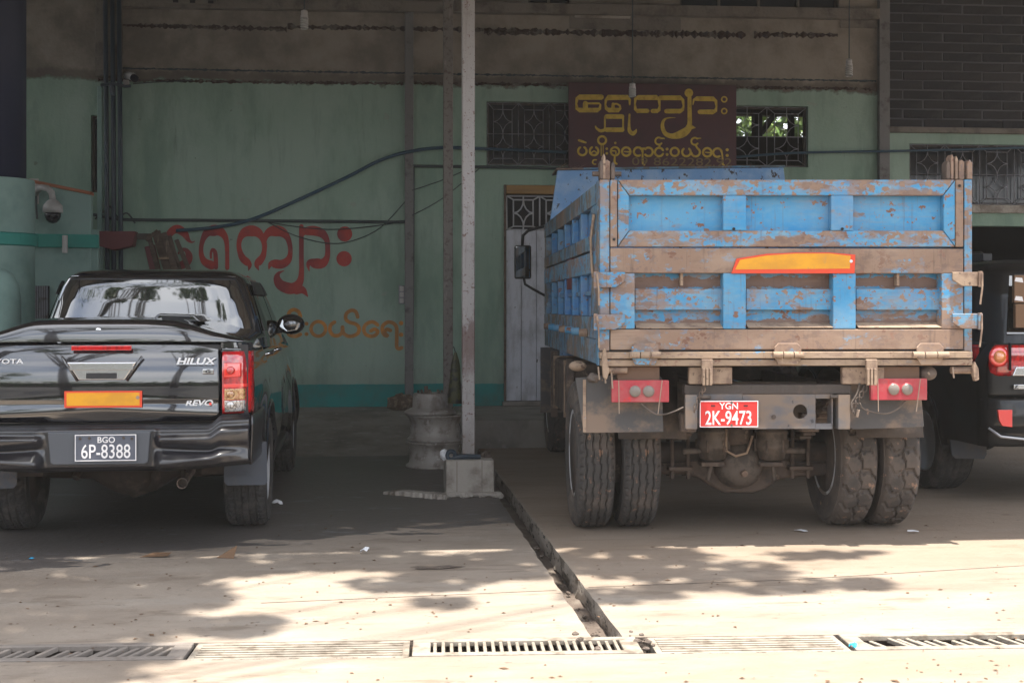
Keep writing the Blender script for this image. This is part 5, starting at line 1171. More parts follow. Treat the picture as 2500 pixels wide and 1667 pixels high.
for (x, s) in ((1637, -1), (1772, 1)):
    c_ = A(x, 1018, AY - .18)
    bc_ = MB().lathe([(.05, -.115), (.085, -.10), (.10, -.04), (.108, -.035), (.112, -.01), (.108, .01), (.104, .02), (.104, .07), (.110, .075), (.110, .09), (.09, .10), (.09, .15)], (c_[0], AY - .18, c_[1]), seg=24).build('brake_chamber', M['chamber'], axl, smooth=True)
    for k in range(6): MB().lathe([(.009, -.05), (.009, .03)], (c_[0] + .11 * math.cos(k * 1.05), AY - .18 + .11 * math.sin(k * 1.05), c_[1]), seg=6).build('bolt', M['dirty'], bc_)
    MB().box(c_[0] - .09, c_[0] + .07, AY - .24, AY - .1, c_[1] - .15, c_[1] - .12).build('chamber_bracket', M['dirty'], bc_, bevel=.006)
    MB().tube([(c_[0], AY - .18, c_[1] - .11), (c_[0] + s * .03, AY - .15, c_[1] - .25)], .014, 8).build('push_rod', M['chamber'], bc_)
for (x, s) in ((1578, -1), (1862, 1)):
    a = A(x, 1000, .6)
    sp2 = MB().box(a[0] - .045, a[0] + .045, AY - .05, AY + .1, az + .09, az + .11).build('leaf_spring', M['dirty'], axl)
    for k in range(9):
        Lk = .95 - k * .09; pts = []
        q = MB(); us = lin(-1, 1, 9)
        q.grid(lambda u, w: (a[0] + w * .04, AY + u * Lk, az + .12 + .022 * (8 - k) * 1. + .16 * (u * Lk / .95) ** 2), us, [-1, 1])
        q.build('spring_leaf', M['dirty' if k % 2 else 'chamber'], sp2, solid=.018)
    for dx in (-.055, .055):
        for dy in (-.09, .09): MB().tube([(a[0] + dx, AY + dy, az + .42), (a[0] + dx, AY + dy, az - .17)], .013, 8).build('u_bolt', M['dirty'], sp2)
    MB().box(a[0] - .085, a[0] + .085, AY - .12, AY + .12, az - .115, az - .085).build('spring_plate', M['dirty'], sp2, bevel=.008)
    sh = A(x - s * 4, 985, .12); MB().box(sh[0] - .05, sh[0] + .05, .12, .2, sh[1] - .02, sh[1] + .10).build('shackle', M['dirty'], sp2, bevel=.01)
    MB().tube([(a[0], AY - .2, az + .03), (a[0] - s * .28, AY - .2, az + .03)], .02, 10).build('cam_shaft', M['chamber'], sp2)
# wheels
for i, (x, pat, mm, sd_) in enumerate(((tx[0], 'zig', 'tyre', -1), (tx[1], 'zig', 'tyre', 1), (tx[2], 'lug', 'tyre2', -1), (tx[3], 'lug', 'tyre2', 1))):
    tyre('tyre', RT, .285, tyw, pat, mm, dt, (x, AY, RT), side=sd_, dep=.013 if pat == 'zig' else .019)
for x in (tx[0] + .1, tx[2] - .0): MB().lathe([(.20, -.05), (.20, .05)], (x + (.06 if x < 0 else 0), AY, az), 'x', 32).build('brake_drum', M['dirty'], dt, smooth=False)
fy = hy + 1.15; MB().tube([(tx[0] + .1, fy, az), (tx[3] - .1, fy, az)], .06, 12).build('front_axle', M['dirty_dark'], dt)
for x, s in ((TFm.px(1364, 1100, fy)[0], -1), (TFm.px(1900, 1100, fy)[0], 1)): tyre('tyre', RT, .285, tyw, 'zig', 'tyre', dt, (x, fy, RT), side=s, na=80, nw=12)
# tanks and boxes under the left side, front mudguard
a = TFm.px(1321, 1072, 3.0); b = TFm.px(1372, 900, 3.0)
ft_ = MB().box(xl + .02, xl + .40, 2.3, 3.9, .62, 1.06).build('fuel_tank', M['dirty'], dt, bevel=.04, seg=3)
for y in (2.6, 3.6): MB().box(xl + .012, xl + .41, y, y + .05, .61, 1.07).build('tank_strap', M['dusty_pale'], ft_)
MB().box(xl + .05, xl + .42, 4.1, 4.4, .55, 1.0).build('battery_box', M['dirty_dark'], dt, bevel=.02)
for (y, x_) in ((2.25, .0), (4.0, .02)): MB().prism([(xl + x_, .5), (xl + x_ + .06, .5), (xl + x_ + .06, 1.1), (xl + x_, 1.1)], y, y + .04).build('guard_post', M['dirty'], dt, bevel=.005)
MB().box(xl + .01, xl + .5, hy + .6, hy + .63, .45, 1.1).build('front_mudguard', M['flap'], dt)
us = lin(rad(15), rad(165), 16)
for x0 in (xl + .16, xr - .62):
    MB().grid(lambda t, w: (x0 + w, AY + .62 * math.cos(t), az + .60 * math.sin(t)), us, [0, .44]).build('mudguard', M['dirty_dark'], dt, solid=.012, smooth=True)
MB().box(-.3, .3, 2.5, 3.6, .6, .9).build('gearbox', M['dirty_dark'], dt, bevel=.05); MB().tube([(0, AY + .1, az + .05), (0, 2.5, .72)], .05, 10).build('drive_shaft', M['dirty_dark'], dt)
for y in (1.9, 3.2): MB().box(T(1598, 900, .15)[0], T(1927, 900, .15)[0], y, y + .1, .95, 1.05).build('chassis_cross_member', M['dirty_dark'], dt)
# small plant sprig caught on headboard corner
p_ = TFm.px(1390, 405, hy); sp3 = MB()
for i in range(7): 
    x = p_[0] + .03 * i - .1; sp3.add([(x, hy, p_[1] - .02), (x + .03, hy, p_[1] - .01), (x + .09, hy + .02, p_[1] + R.uniform(.0, .06))], [(0, 1, 2)])
sp3.build('twig', M['straw'], dt)
# ================================================================ PICKUP
PD = 8.15; PFm = Frame((250 - 1250) / F * PD, PD, FA)
pk = thing('pickup_truck', 'glossy black pickup with hard bed cover parked tail out', 'pickup', PFm.loc(0, 0, 0), PFm.a)
Pq = lambda x, y, d=0.: PFm.px(x * K, y * K, d)
RA, FAx = 1.12, 4.2                       # axle positions
WR = .385
def halfw(z, y, hw=.885, arches=(), R_=.44):
    x = hw - .11 * sm(z, 1.0, 1.32) ** 1.3 - .05 * sm(.62, z + .0, .95 if False else z + .001) if False else hw - .10 * (max(0, z - .98) / .34) ** 1.6 - .05 * (max(0, .62 - z) / .25) ** 1.5 - .012 * math.cos((z - .75) * 9)
    for (yc, zc) in arches:
        d = math.hypot(y - yc, z - zc); x += .045 * math.exp(-((d - R_ - .03) / .11) ** 2) * (1 if z > .3 else .5)
    if hw < .9:
        if y < .15: x = min(x, .70 + .182 * min(1, max(0, (y - .022) / .14)) ** .417)
    else: x -= .055 * (1 - sm(y, -.06, .14)) ** 2
    if hw < .9: x -= .055 * sm(y, 1.45, 1.9) * sm(z, .7, 1.1)
    return x
def side_shell(par, hw, y0, y1, z0, ztop, arches, Rr_, mname, name='body_side', ny=120, nz=34, split=()):
    for s in (-1, 1):
        ys = sorted(lin(y0, y1, ny) + [.022, .024, .028, .034, .06, .075, .1, .12, .14, .162])
        def fn(y, t):
            z = z0 + (ztop(y) - z0) * t; return (s * halfw(z, y, hw, arches, Rr_), y, z)
        def skip(y, t):
            z = z0 + (ztop(y) - z0) * t
            return any(math.hypot(y - yc, z - zc) < Rr_ for yc, zc in arches) or (hw < .9 and y < .75 and z < .62)
        o = MB().grid(fn, ys, lin(0, 1, nz), skip).build(name, M[mname], par, smooth=True)
        for (yc, zc) in arches:            # arch lip
            prof = []
            q = MB(); ts = lin(rad(-2), rad(182), 40)
            def lip(t, w):
                r = Rr_ + (.028, .018, .0, -.006)[w]; z = zc + r * math.sin(t); y = yc + r * math.cos(t)
                x = halfw(z, y, hw, arches, Rr_) + (.002, .014, .014, -.05)[w]; return (s * x, y, z)
            q.grid(lip, ts, [0, 1, 2, 3]).build('wheel_arch', M[mname], o, smooth=True)
            MB().grid(lambda t, w: (s * (hw - .02 - w), yc + (Rr_ + .01) * math.cos(t), zc + (Rr_ + .01) * math.sin(t)), lin(rad(0), rad(180), 24), [0, .36]).build('wheel_well', M['under'], o, smooth=True)
    return o
arch = [(RA, WR + .02), (FAx, WR + .02)]
ztopf = lambda y: 1.285 if y < 1.7 else 1.285 - .02 * sm(y, 1.7, 2.2) - .16 * sm(y, 3.6, 5.2)
side_shell(pk, .885, .0, 5.2, .46, ztopf, arch, .435, 'black', 'body_side')
# tailgate: gently convex, sky in its upper half
def tgy(x, z):
    y = .0 + .030 * ((z - 1.02) / .26) ** 2 * (1.9 if z > 1.02 else .35)
    y += .02 * abs(x / .7) ** 3
    if z < .93: y += .012 * sm(.93, z, .93) 
    cr = .80 + .08 * abs(x) / .7          # crease where lower part turns under
    y -= .014 * math.exp(-((z - .885 + .05 * abs(x)) / .05) ** 2)
    return y
xl_, xr_ = -.705, Pq(502, 900)[0]
xr_ = .70
tg = MB().grid(lambda x, z: (x, tgy(x, z), z), lin(-xr_, xr_, 60), lin(.80, 1.283, 44)).build('tailgate', M['black'], pk, smooth=True, solid=.02)
# cream reflections need depth: trapezoid pressing round the handle
c0x = Pq(236, 850)[0]
hz0, hz1 = Pq(236, 872)[1], Pq(236, 830)[1]
hw0 = .205
hd = MB().prism([(-.135, hz0), (.135, hz0), (hw0, hz1 - .003), (-hw0, hz1 - .003)], -.026, .02).build('handle_bezel', M['chrome'], tg, bevel=.006)
MB().box(-.09, .09, -.030, -.0265, hz0 + .008, hz0 + .042).build('handle', M['black_pl'], hd, bevel=.006)
MB().box(-.185, .185, -.033, -.0265, hz1 - .052, hz1 - .008).build('handle_bar', M['chrome'], hd, bevel=.008)
for s in (-1, 1): MB().tube([(s * .145, -.012, hz0 - .005), (s * .235, -.010, hz1 + .03)], .008, 6).build('pressing_line', M['black'], hd, smooth=True)
bl_ = MB().box(Pq(163, 800)[0], Pq(302, 800)[0], .035, .055, Pq(0, 806)[1], Pq(0, 794)[1]).build('brake_light', M['tl_red'], tg, bevel=.006)
bl_.location.y = -.032
a = Pq(149, 936); b = Pq(327, 897); yy = -.016
rf_ = MB().box(a[0], b[0], yy, yy + .01, a[1], b[1]).build('reflective_strip', M['red_ref'], tg, bevel=.001)
MB().box(a[0] + .014, b[0] - .014, yy - .002, yy - .0005, a[1] + .012, b[1] - .010).build('yellow_face', M['yellow_ref'], rf_)
MB().lathe([(.011, yy - .004), (.011, yy - .0021)], (b[0] - .024, 0, b[1] - .04), 'y', 12).build('seal', M['straw'], rf_)
def badge(t, x, y, size, sx, sh=.25, m='badge', bold=.003, ext=.004, par=tg):
    c_ = Pq(x, y); return text_obj('badge', t, size, (c_[0], tgy(c_[0], c_[1]) - .008, c_[1]), M[m], par, shear=sh, sx=sx, bold=bold, ext=ext)
badge('HILUX', 447, 830.5, .056, 1.4, bold=.0015); badge('TOYOTA', 2, 831, .040, 1.5, sh=.0, bold=.0005)
c_ = Pq(478, 853); gb = MB().box(c_[0] - .034, c_[0] + .034, -.004, .01, c_[1] - .017, c_[1] + .017).build('grade_badge', M['chrome'], tg, bevel=.01, seg=3); text_obj('lettering', 'G', .03, (c_[0], -.0055, c_[1]), M['black_pl'], gb, sx=1.5, bold=.001)
badge('REVO', 456, 926, .048, 1.35, bold=.001)
c_ = Pq(484, 927); MB().box(c_[0] - .008, c_[0] + .006, -.012, -.004, c_[1] - .007, c_[1] + .007).build('red_mark', M['tl_bright'], tg)
MB().tube([(Pq(405, 0)[0], -.003, Pq(0, 838.5)[1]), (Pq(490, 0)[0], -.003, Pq(0, 838.5)[1])], .0025, 5).build('badge_line', M['chrome'], tg)
# rear corner panels below/above lamps
for s in (-1, 1):
    def cy(x, z):
        d = (abs(x) - .70) / .185; return .0 + .012 + .14 * d ** 2.4 + (.02 if z > 1.25 else 0)
    ztl, zbl = Pq(540, 807)[1], Pq(540, 950)[1]
    for (za, zb_) in ((.78, zbl - .003), (ztl + .003, 1.283)):
        MB().grid(lambda u, z: (s * (.708 + .172 * u), cy(.708 + .172 * u, z), z), lin(0, 1, 12), lin(za, zb_, 8)).build('corner_panel', M['black'], pk, smooth=True)
    def lamp(u0, u1, z0, z1, m, nm, off=.020, par=None, bev=.006):
        def fo(u, z):
            x = .712 + .168 * u; zz = z; bulge = .022 * (1 - (2 * (z - zbl) / (ztl - zbl) - 1) ** 4); return (s * (x + off * u), cy(x, 1) - off - bulge * (1 - .15 * u), zz)
        return MB().grid(fo, lin(u0, u1, 10), lin(z0, z1, 12)).build(nm, M[m], par or pk, smooth=True, solid=.012)
    base = lamp(0, 1, zbl, ztl, 'tl_red', 'tail_lamp', .010)
    zsp = zbl + (ztl - zbl) * .405
    lamp(.06, .62, zsp + .07, zsp + .155, 'tl_bright', 'brake_lens', .0125, base); lamp(.05, .80, zsp + .008, zsp + .028, 'tl_bright', 'red_bar', .0125, base)
    lamp(.08, .74, zsp - .068, zsp - .002, 'tl_amber', 'amber_lens', .0128, base); lamp(.08, .74, zbl + .012, zsp - .074, 'tl_clear', 'clear_lens', .0128, base)
    for (zz, mm) in ((zsp + .112, 'tl_red'), (zsp - .034, 'tl_amber'), (zbl + .055, 'tl_clear')):
        x = .762; MB().lathe([(.024, .0), (.018, -.006), (.001, -.008)], (s * x, cy(x, 1) - .042, zz), 'y', 20).build('bulb_lens', M[mm], base, smooth=True)
# gap lines: dark backing behind tailgate
MB().box(-.86, .86, .06, .10, .55, 1.27).build('inner_panel', M['black_pl'], pk)
# hard cover over the bed
def cov(x, y):
    e = abs(x) / .86; zc_ = 1.292 + .095 * (1 - e ** 3.5) * sm(y, -.05, .25) + .05 * (1 - sm(e, .45, .80)) * sm(y, .02, .30)
    return zc_
def covp(x, v):                            # v 0..1: rear lip drops to the tailgate
    if v < .25:
        t = v / .25; y = .035 + .09 * t ** 2.2; z = 1.290 + (cov(x, .30) - 1.290) * (1 - (1 - t) ** 1.9) * .92
        y += .05 * (abs(x) / .86) ** 6
        return (x, y, z)
    t = (v - .25) / .75; y = .125 + 1.55 * t + .05 * (abs(x) / .86) ** 6 * (1 - t); return (x, y, 1.290 + (cov(x, .30) - 1.290) * (.92 + .08 * sm(t, 0, .2)))
cv = MB().grid(covp, lin(-.862, .862, 70), lin(0, 1, 60)).build('bed_cover', M['black'], pk, smooth=True)
c_ = Pq(231, 757, .12); MB().lathe([(.017, -.012), (.017, .0), (.001, .0)], (c_[0], .055, c_[1]), 'y', 16).build('lock', M['chrome'], cv, smooth=True)
q = MB(); xs_ = (Pq(355, 0, .5)[0], Pq(470, 0, .5)[0]); zz_ = cov(.2, .5)
MB().prism([(xs_[0], zz_ - .02), (xs_[0] + .05, zz_ + .025), (xs_[1] - .05, zz_ + .018), (xs_[1], zz_ - .03)], .35, .9).build('cover_scoop', M['black'], cv, bevel=.012, seg=3)
MB().box(xs_[0] + .07, xs_[1] - .07, .345, .349, zz_ - .012, zz_ + .008).build('scoop_slot', M['black_void'], cv)
# cab greenhouse
rings = [(1.20, .85, 1.76, 4.15, .12), (1.30, .832, 1.785, 4.0, .12), (1.42, .795, 1.815, 3.75, .12), (1.55, .748, 1.85, 3.52, .12), (1.66, .702, 1.882, 3.32, .12), (1.72, .665, 1.905, 3.2, .12), (1.765, .60, 1.98, 3.08, .1), (1.785, .50, 2.16, 2.95, .1), (1.795, .3, 2.4, 2.8, .1), (1.796, .05, 2.55, 2.6, .1)]
def ring(z, a, off=0.):
    for i in range(len(rings) - 1):
        if rings[i][0] <= z <= rings[i + 1][0] + 1e-6: break
    r0, r1 = rings[i], rings[i + 1]; t = (z - r0[0]) / (r1[0] - r0[0]); hw, ya, yb = [r0[k] + (r1[k] - r0[k]) * t for k in (1, 2, 3)]
    n_ = 7; c_, s_ = math.cos(a), math.sin(a); e = 2 / n_
    # rear face gets its slight bow
    x = (hw + off) * math.copysign(abs(c_) ** e, c_); y = (ya + yb) / 2 + ((yb - ya) / 2 + off) * math.copysign(abs(s_) ** e, s_)
    if s_ < 0: y -= .03 * (1 - (x / hw) ** 2)
    return (x, y, z)
zs = sorted({r[0] for r in rings} | set(lin(1.2, 1.765, 22)))
cab = MB().grid(lambda a, z: ring(z, a), lin(0, 2 * math.pi, 161), zs).build('cab', M['black'], pk, smooth=True)
def gpatch(name, m, z0, z1, x0f, x1f, off=.006, taper=.0):      # on the rear face, by x fraction
    def fo(u, z):
        x = x0f + (x1f - x0f) * u; n_ = 7
        for i in range(len(rings) - 1):
            if rings[i][0] <= z <= rings[i + 1][0] + 1e-6: break
        r0, r1 = rings[i], rings[i + 1]; t = (z - r0[0]) / (r1[0] - r0[0]); hw, ya, yb = [r0[k] + (r1[k] - r0[k]) * t for k in (1, 2, 3)]
        y = (ya + yb) / 2 - (yb - ya) / 2 * (1 - min(abs(x), .999) ** n_) ** (1 / n_) - .03 * (1 - x * x) - off
        return (x * hw, y, z)
    return MB().grid(fo, lin(0, 1, 40), lin(z0, z1, 20)).build(name, M[m], cab, smooth=True)
gpatch('window_seal', 'black_pl', 1.325, 1.715, -.905, .905, .003); gpatch('rear_window', 'tint', 1.338, 1.702, -.89, .89, .006)
MB().tube([(-.60, 1.96, 1.728), (-.3, 1.925, 1.735), (.3, 1.925, 1.735), (.60, 1.96, 1.728)], .007, 6).build('roof_trim', M['chrome'], cab, smooth=True)
for s in (-1, 1):                          # side windows and rain visors
    for (ya, yb, k) in ((2.0, 2.78, 0), (2.84, 3.55, 1)):
        def fo(u, z, off=.006):
            y = ya + (yb - ya) * u - (z - 1.33) * (.0 if k == 0 else .55) * u + (.28 * (z - 1.33) * (1 - u) if k == 0 else 0)
            for i in range(len(rings) - 1):
                if rings[i][0] <= z <= rings[i + 1][0] + 1e-6: break
            r0, r1 = rings[i], rings[i + 1]; t = (z - r0[0]) / (r1[0] - r0[0]); hw, y0_, y1_ = [r0[q_] + (r1[q_] - r0[q_]) * t for q_ in (1, 2, 3)]
            f = (y - (y0_ + y1_) / 2) / ((y1_ - y0_) / 2); f = max(-.97, min(.97, f)); x = hw * (1 - abs(f) ** 7) ** (1 / 7)
            return (s * (x + off), y, z)
        w_ = MB().grid(fo, lin(0, 1, 16), lin(1.325, 1.665, 12)).build('side_window', M['tint'], cab, smooth=True)
        MB().grid(lambda u, z: fo(u, z, .030 - .05 * (1.70 - z)), lin(-.02, 1.02, 16), lin(1.60, 1.70, 6)).build('rain_visor', M['black_pl'], w_, smooth=True, solid=.004)
    # door handles
    for y in (2.25, 3.25):
        h_ = MB().tube([(s * .80, y, 1.14), (s * .845, y + .03, 1.145), (s * .845, y + .16, 1.145), (s * .80, y + .19, 1.14)], .013, 8).build('door_handle', M['chrome'], pk, smooth=True)
    for y in (1.76, 2.80, 3.85): 
        MB().grid(lambda z, w: (s * (halfw(z, y, .885, arch, .435) + .0012), y + w, z), lin(.50, 1.27, 14), [-.003, .003]).build('door_gap', M['black_void'], pk)
    # beltline fill between side shell and cab
    MB().grid(lambda y, t: (s * (halfw(ztopf(y), y, .885, arch, .435) * (1 - t) + ring(1.30, 0)[0] * .99 * t), y, ztopf(y) + .012 * t), lin(1.66, 5.1, 40), lin(0, 1, 3)).build('shoulder', M['black'], pk, smooth=True)
    # mirror
    m = MB().blob((s * .93, 3.38, 1.355), (.118, .085, .088), 20, 12).build('wing_mirror', M['black'], pk, smooth=True)
    MB().box(s * .78, s * .86, 3.36, 3.42, 1.28, 1.32).build('mirror_stalk', M['black_pl'], m, bevel=.01)
    MB().add([(s * .925 + .088 * math.cos(t), 3.296 + .02 * abs(math.sin(t)), 1.353 + .062 * math.sin(t)) for t in [2 * math.pi * i / 24 for i in range(24)]], [tuple(range(24))]).build('mirror_glass', M['mirror'], m)
# bonnet and front
MB().grid(lambda x, y: (x, y, ztopf(y) + .09 * (1 - (x / .80) ** 2) - .03 * sm(y, 4.9, 5.2)), lin(-.80, .80, 16), lin(3.7, 5.2, 14)).build('bonnet', M['black'], pk, smooth=True)
MB().box(-.82, .82, 5.1, 5.25, .42, 1.08).build('front_grille', M['black_pl'], pk, bevel=.04)
# rear bumper
bp = MB()
def bmp(x, z):                              # surface of the bumper, negative y is nearer
    e = abs(x); z0_, z1_ = .52, .80
    y = -.115 + .09 * max(0, (e - .62) / .27) ** 2.2
    step_ = sm(e, .31, .37)                 # corner pods
    t = (z - z0_) / (z1_ - z0_)
    pod = .055 * step_ * (1 - sm(t, .70, .82)) * (sm(t, -.02, .1))
    fin = .028 * step_ * math.exp(-((t - .20 - .25 * max(0, (e - .4)) ) / .10) ** 2)
    top = .045 * sm(t, .72, .80) * (1 - sm(e, .62, .7)) * 1.
    y += -pod * .6 + .045 * math.exp(-((t - .45 + .35 * (e - .5)) / .11) ** 2) * step_ - fin + .05 * sm(t, .88, 1.0) + .05 * (1 - sm(t, 0, .12)) + (.035 if e < .31 else .035 * (1 - step_))
    return y
zlow = lambda x: .515 + .03 * sm(abs(x), .3, .9)
zhi = lambda x: .795 + .055 * sm(abs(x), .64, .72)
bo = MB().grid(lambda x, t: (x, bmp(x, .52 + .28 * t), zlow(x) + (zhi(x) - zlow(x)) * t), lin(-.88, .88, 150), lin(0, 1, 50)).build('rear_bumper', M['bumper'], pk, smooth=True, solid=.02)
for s in (-1, 1):
    MB().grid(lambda y, t: (s * (.90 - .012 * (1 - t) + .01 * math.sin(y * 3)), y, .545 + (.30) * t), lin(-.03, .72, 14), lin(0, 1, 6), lambda y, t: math.hypot(y - RA, .545 + .3 * t - arch[0][1]) < .435).build('bumper_end', M['bumper'], bo, smooth=True, solid=.012)
a = Pq(93, 1068, -.09); b = Pq(350, 990, -.09)
pp_ = MB().prism([(-.285, a[1] + .01), (-.265, a[1]), (.265, a[1]), (.285, a[1] + .01), (.30, b[1]), (-.30, b[1])], -.098, -.07).build('plate_recess', M['grey_pl'], bo, bevel=.008)
a = Pq(172, 1059, -.11); b = Pq(313, 997, -.11); yp = -.110
npl = MB().box(a[0], b[0], yp, yp + .008, a[1], b[1]).build('number_plate', M['plate_black'], pk, bevel=.003)
q = MB(); e = .005; q.box(a[0], b[0], yp - .002, yp - .0005, a[1], a[1] + e); q.box(a[0], b[0], yp - .002, yp - .0005, b[1] - e, b[1]); q.box(a[0], a[0] + e, yp - .002, yp - .0005, a[1] + e, b[1] - e); q.box(b[0] - e, b[0], yp - .002, yp - .0005, a[1] + e, b[1] - e)
q.build('plate_border', M['white'], npl)
c_ = Pq(244, 1010.5, yp); text_obj('lettering', 'BGO', .050, (c_[0], yp - .002, c_[1]), M['white'], npl, ext=.001, sx=1.0, bold=.0006)
c_ = Pq(243, 1038, yp); text_obj('lettering', '6P-8388', .118, (c_[0], yp - .002, c_[1]), M['white'], npl, ext=.001, sx=.74, bold=.0006)
for (x, y) in ((184, 1007), (205, 1006), (284, 1005), (303, 1007)):
    c_ = Pq(x, y, yp); MB().lathe([(.008, yp - .006), (.009, yp - .001)], (c_[0], 0, c_[1]), 'y', 10).build('screw', M['dirty_dark'], npl)
# underneath
MB().box(-.55, .55, .3, 4.6, .60, .64).build('floor_pan', M['under'], pk)
for s in (-1, 1): MB().box(s * .45 - .035, s * .45 + .035, .15, 5.0, .50, .60).build('frame_rail', M['under'], pk, bevel=.01)
ux = MB().tube([(-.62, RA, WR), (-.28, RA, WR), (-.13, RA, WR - .02), (0, RA, WR - .035), (.13, RA, WR - .02), (.28, RA, WR), (.62, RA, WR)], [.045, .055, .12, .155, .12, .055, .045], 16).build('rear_axle', M['under'], pk, smooth=True)
MB().lathe([(.125, 0), (.12, -.08), (.08, -.12), (.001, -.13)], (.02, RA - .03, WR - .02), 'y', 24).build('differential_cover', M['under'], ux, smooth=True)
for s in (-1, 1):
    MB().grid(lambda u, w: (s * .52 + w * .03, RA + u * .62, WR + .10 + .10 * u * u), lin(-1, 1, 9), [-1, 1]).build('leaf_spring', M['under'], ux, solid=.035)
    MB().tube([(s * .36, RA - .15, WR - .03), (s * .30, RA + .1, .6)], .028, 10).build('shock_absorber', M['under'], ux)
c_ = Pq(420, 1108, .1); ex = MB().lathe([(.030, .02), (.033, -.04), (.028, -.04), (.026, .02)], (c_[0], .10, c_[1]), 'y', 20, True).build('exhaust_pipe', M['dirty'], pk, smooth=True)
MB().tube([(c_[0], .12, c_[1]), (c_[0], .5, c_[1] + .03), (c_[0] - .05, .9, .5)], .028, 10).build('exhaust_bend', M['dirty'], ex)
for s in (-1, 1):
    mf = MB().prism([(s * .655, .36), (s * .675, .335), (s * .92, .335), (s * .935, .36), (s * .93, .62), (s * .655, .62)], RA - .50, RA - .49).build('mudflap', M['flap_car'], pk, bevel=.003)
    text_obj('embossed_lettering', 'HILUX', .05, (s * .745, RA - .502, .41), M['flap_car'], mf, ext=.002, sx=1.3)
for (y, s) in ((RA, -1), (RA, 1), (FAx, -1), (FAx, 1)): tyre('tyre', WR, .215, .265, 'at', 'tyre3', pk, (s * .775, y, WR), side=s, na=200, nw=28, rimkind='six', dep=.009)
for s in (-1, 1): MB().box(s * .74, s * .90, 1.75, 3.6, .36, .42).build('side_step', M['black_pl'], pk, bevel=.02)

# ================================================================ SUV AT RIGHT
SD = 10.1; sl = (2398 - 1250) / F * SD
hwS = .97
SFm = Frame(sl + hwS * math.cos(FA), SD + hwS * math.sin(FA), FA)
sv = thing('suv', 'black off-road wagon with red tail lamps cut by the right edge', 'suv', SFm.loc(0, 0, 0), SFm.a)
Sq = lambda x, y, d=0.: SFm.px(x, y, d)
RS_, FS_ = 1.12, 3.97; WS = .40
archS = [(RS_, WS + .02), (FS_, WS + .02)]
side_shell(sv, hwS, .0, 4.8, .46, lambda y: 1.24, archS, .45, 'black2', 'body_side')
def bx(y): return 1.87
# upper body with rear corner pillar
ringsS = [(1.22, .93, .03, 4.0), (1.4, .90, .06, 3.6), (1.6, .86, .11, 3.3), (1.78, .80, .18, 3.05), (1.84, .74, .26, 2.95), (1.87, .6, .4, 2.8), (1.88, .2, .8, 2.4)]
def ringS(z, a, off=0.):
    for i in range(len(ringsS) - 1):
        if ringsS[i][0] <= z <= ringsS[i + 1][0] + 1e-6: break
    r0, r1 = ringsS[i], ringsS[i + 1]; t = (z - r0[0]) / (r1[0] - r0[0]); hw, ya, yb = [r0[k] + (r1[k] - r0[k]) * t for k in (1, 2, 3)]
    e = 2 / 9; c_, s_ = math.cos(a), math.sin(a)
    return ((hw + off) * math.copysign(abs(c_) ** e, c_), (ya + yb) / 2 + ((yb - ya) / 2 + off) * math.copysign(abs(s_) ** e, s_), z)
gh = MB().grid(lambda a, z: ringS(z, a), lin(0, 2 * math.pi, 121), sorted({r[0] for r in ringsS} | set(lin(1.22, 1.84, 14)))).build('cabin', M['black2'], sv, smooth=True)
def yR(z): return ringS(z, -math.pi / 2)[1]
MB().add([(-.76, yR(1.3) - .006, 1.30), (.76, yR(1.3) - .006, 1.30), (.68, yR(1.74) - .006, 1.74), (-.68, yR(1.74) - .006, 1.74)], [(0, 1, 2, 3)]).build('rear_window', M['tint'], gh, solid=.004)
for s in (-1, 1):
    for (ya, yb) in ((.35, 1.15), (1.25, 2.05), (2.12, 2.9)): MB().add([(s * .922, ya, 1.33), (s * .922, yb, 1.33), (s * .855, yb - .1, 1.70), (s * .855, ya + .1, 1.70)], [(0, 1, 2, 3)]).build('side_window', M['tint'], gh, solid=.003)
    rk = MB().tube([(s * .70, .5, 1.87), (s * .71, .58, 1.925), (s * .71, 1.6, 1.93), (s * .70, 2.5, 1.925), (s * .69, 2.6, 1.87)], .018, 8).build('roof_rail', M['black_pl'], gh, smooth=True)
    MB().box(s * .74, s * .66, .48, .72, 1.86, 1.925).build('rail_foot', M['black_pl'], rk, bevel=.01)
rear = MB().grid(lambda x, z: (x, .0 + .09 * max(0, (abs(x) - .80) / .15) ** 2 + .02 * (z - 1.) ** 2, z), lin(-.95, .95, 40), lin(.82, 1.23, 12)).build('tail_door', M['black2'], sv, smooth=True, solid=.02)
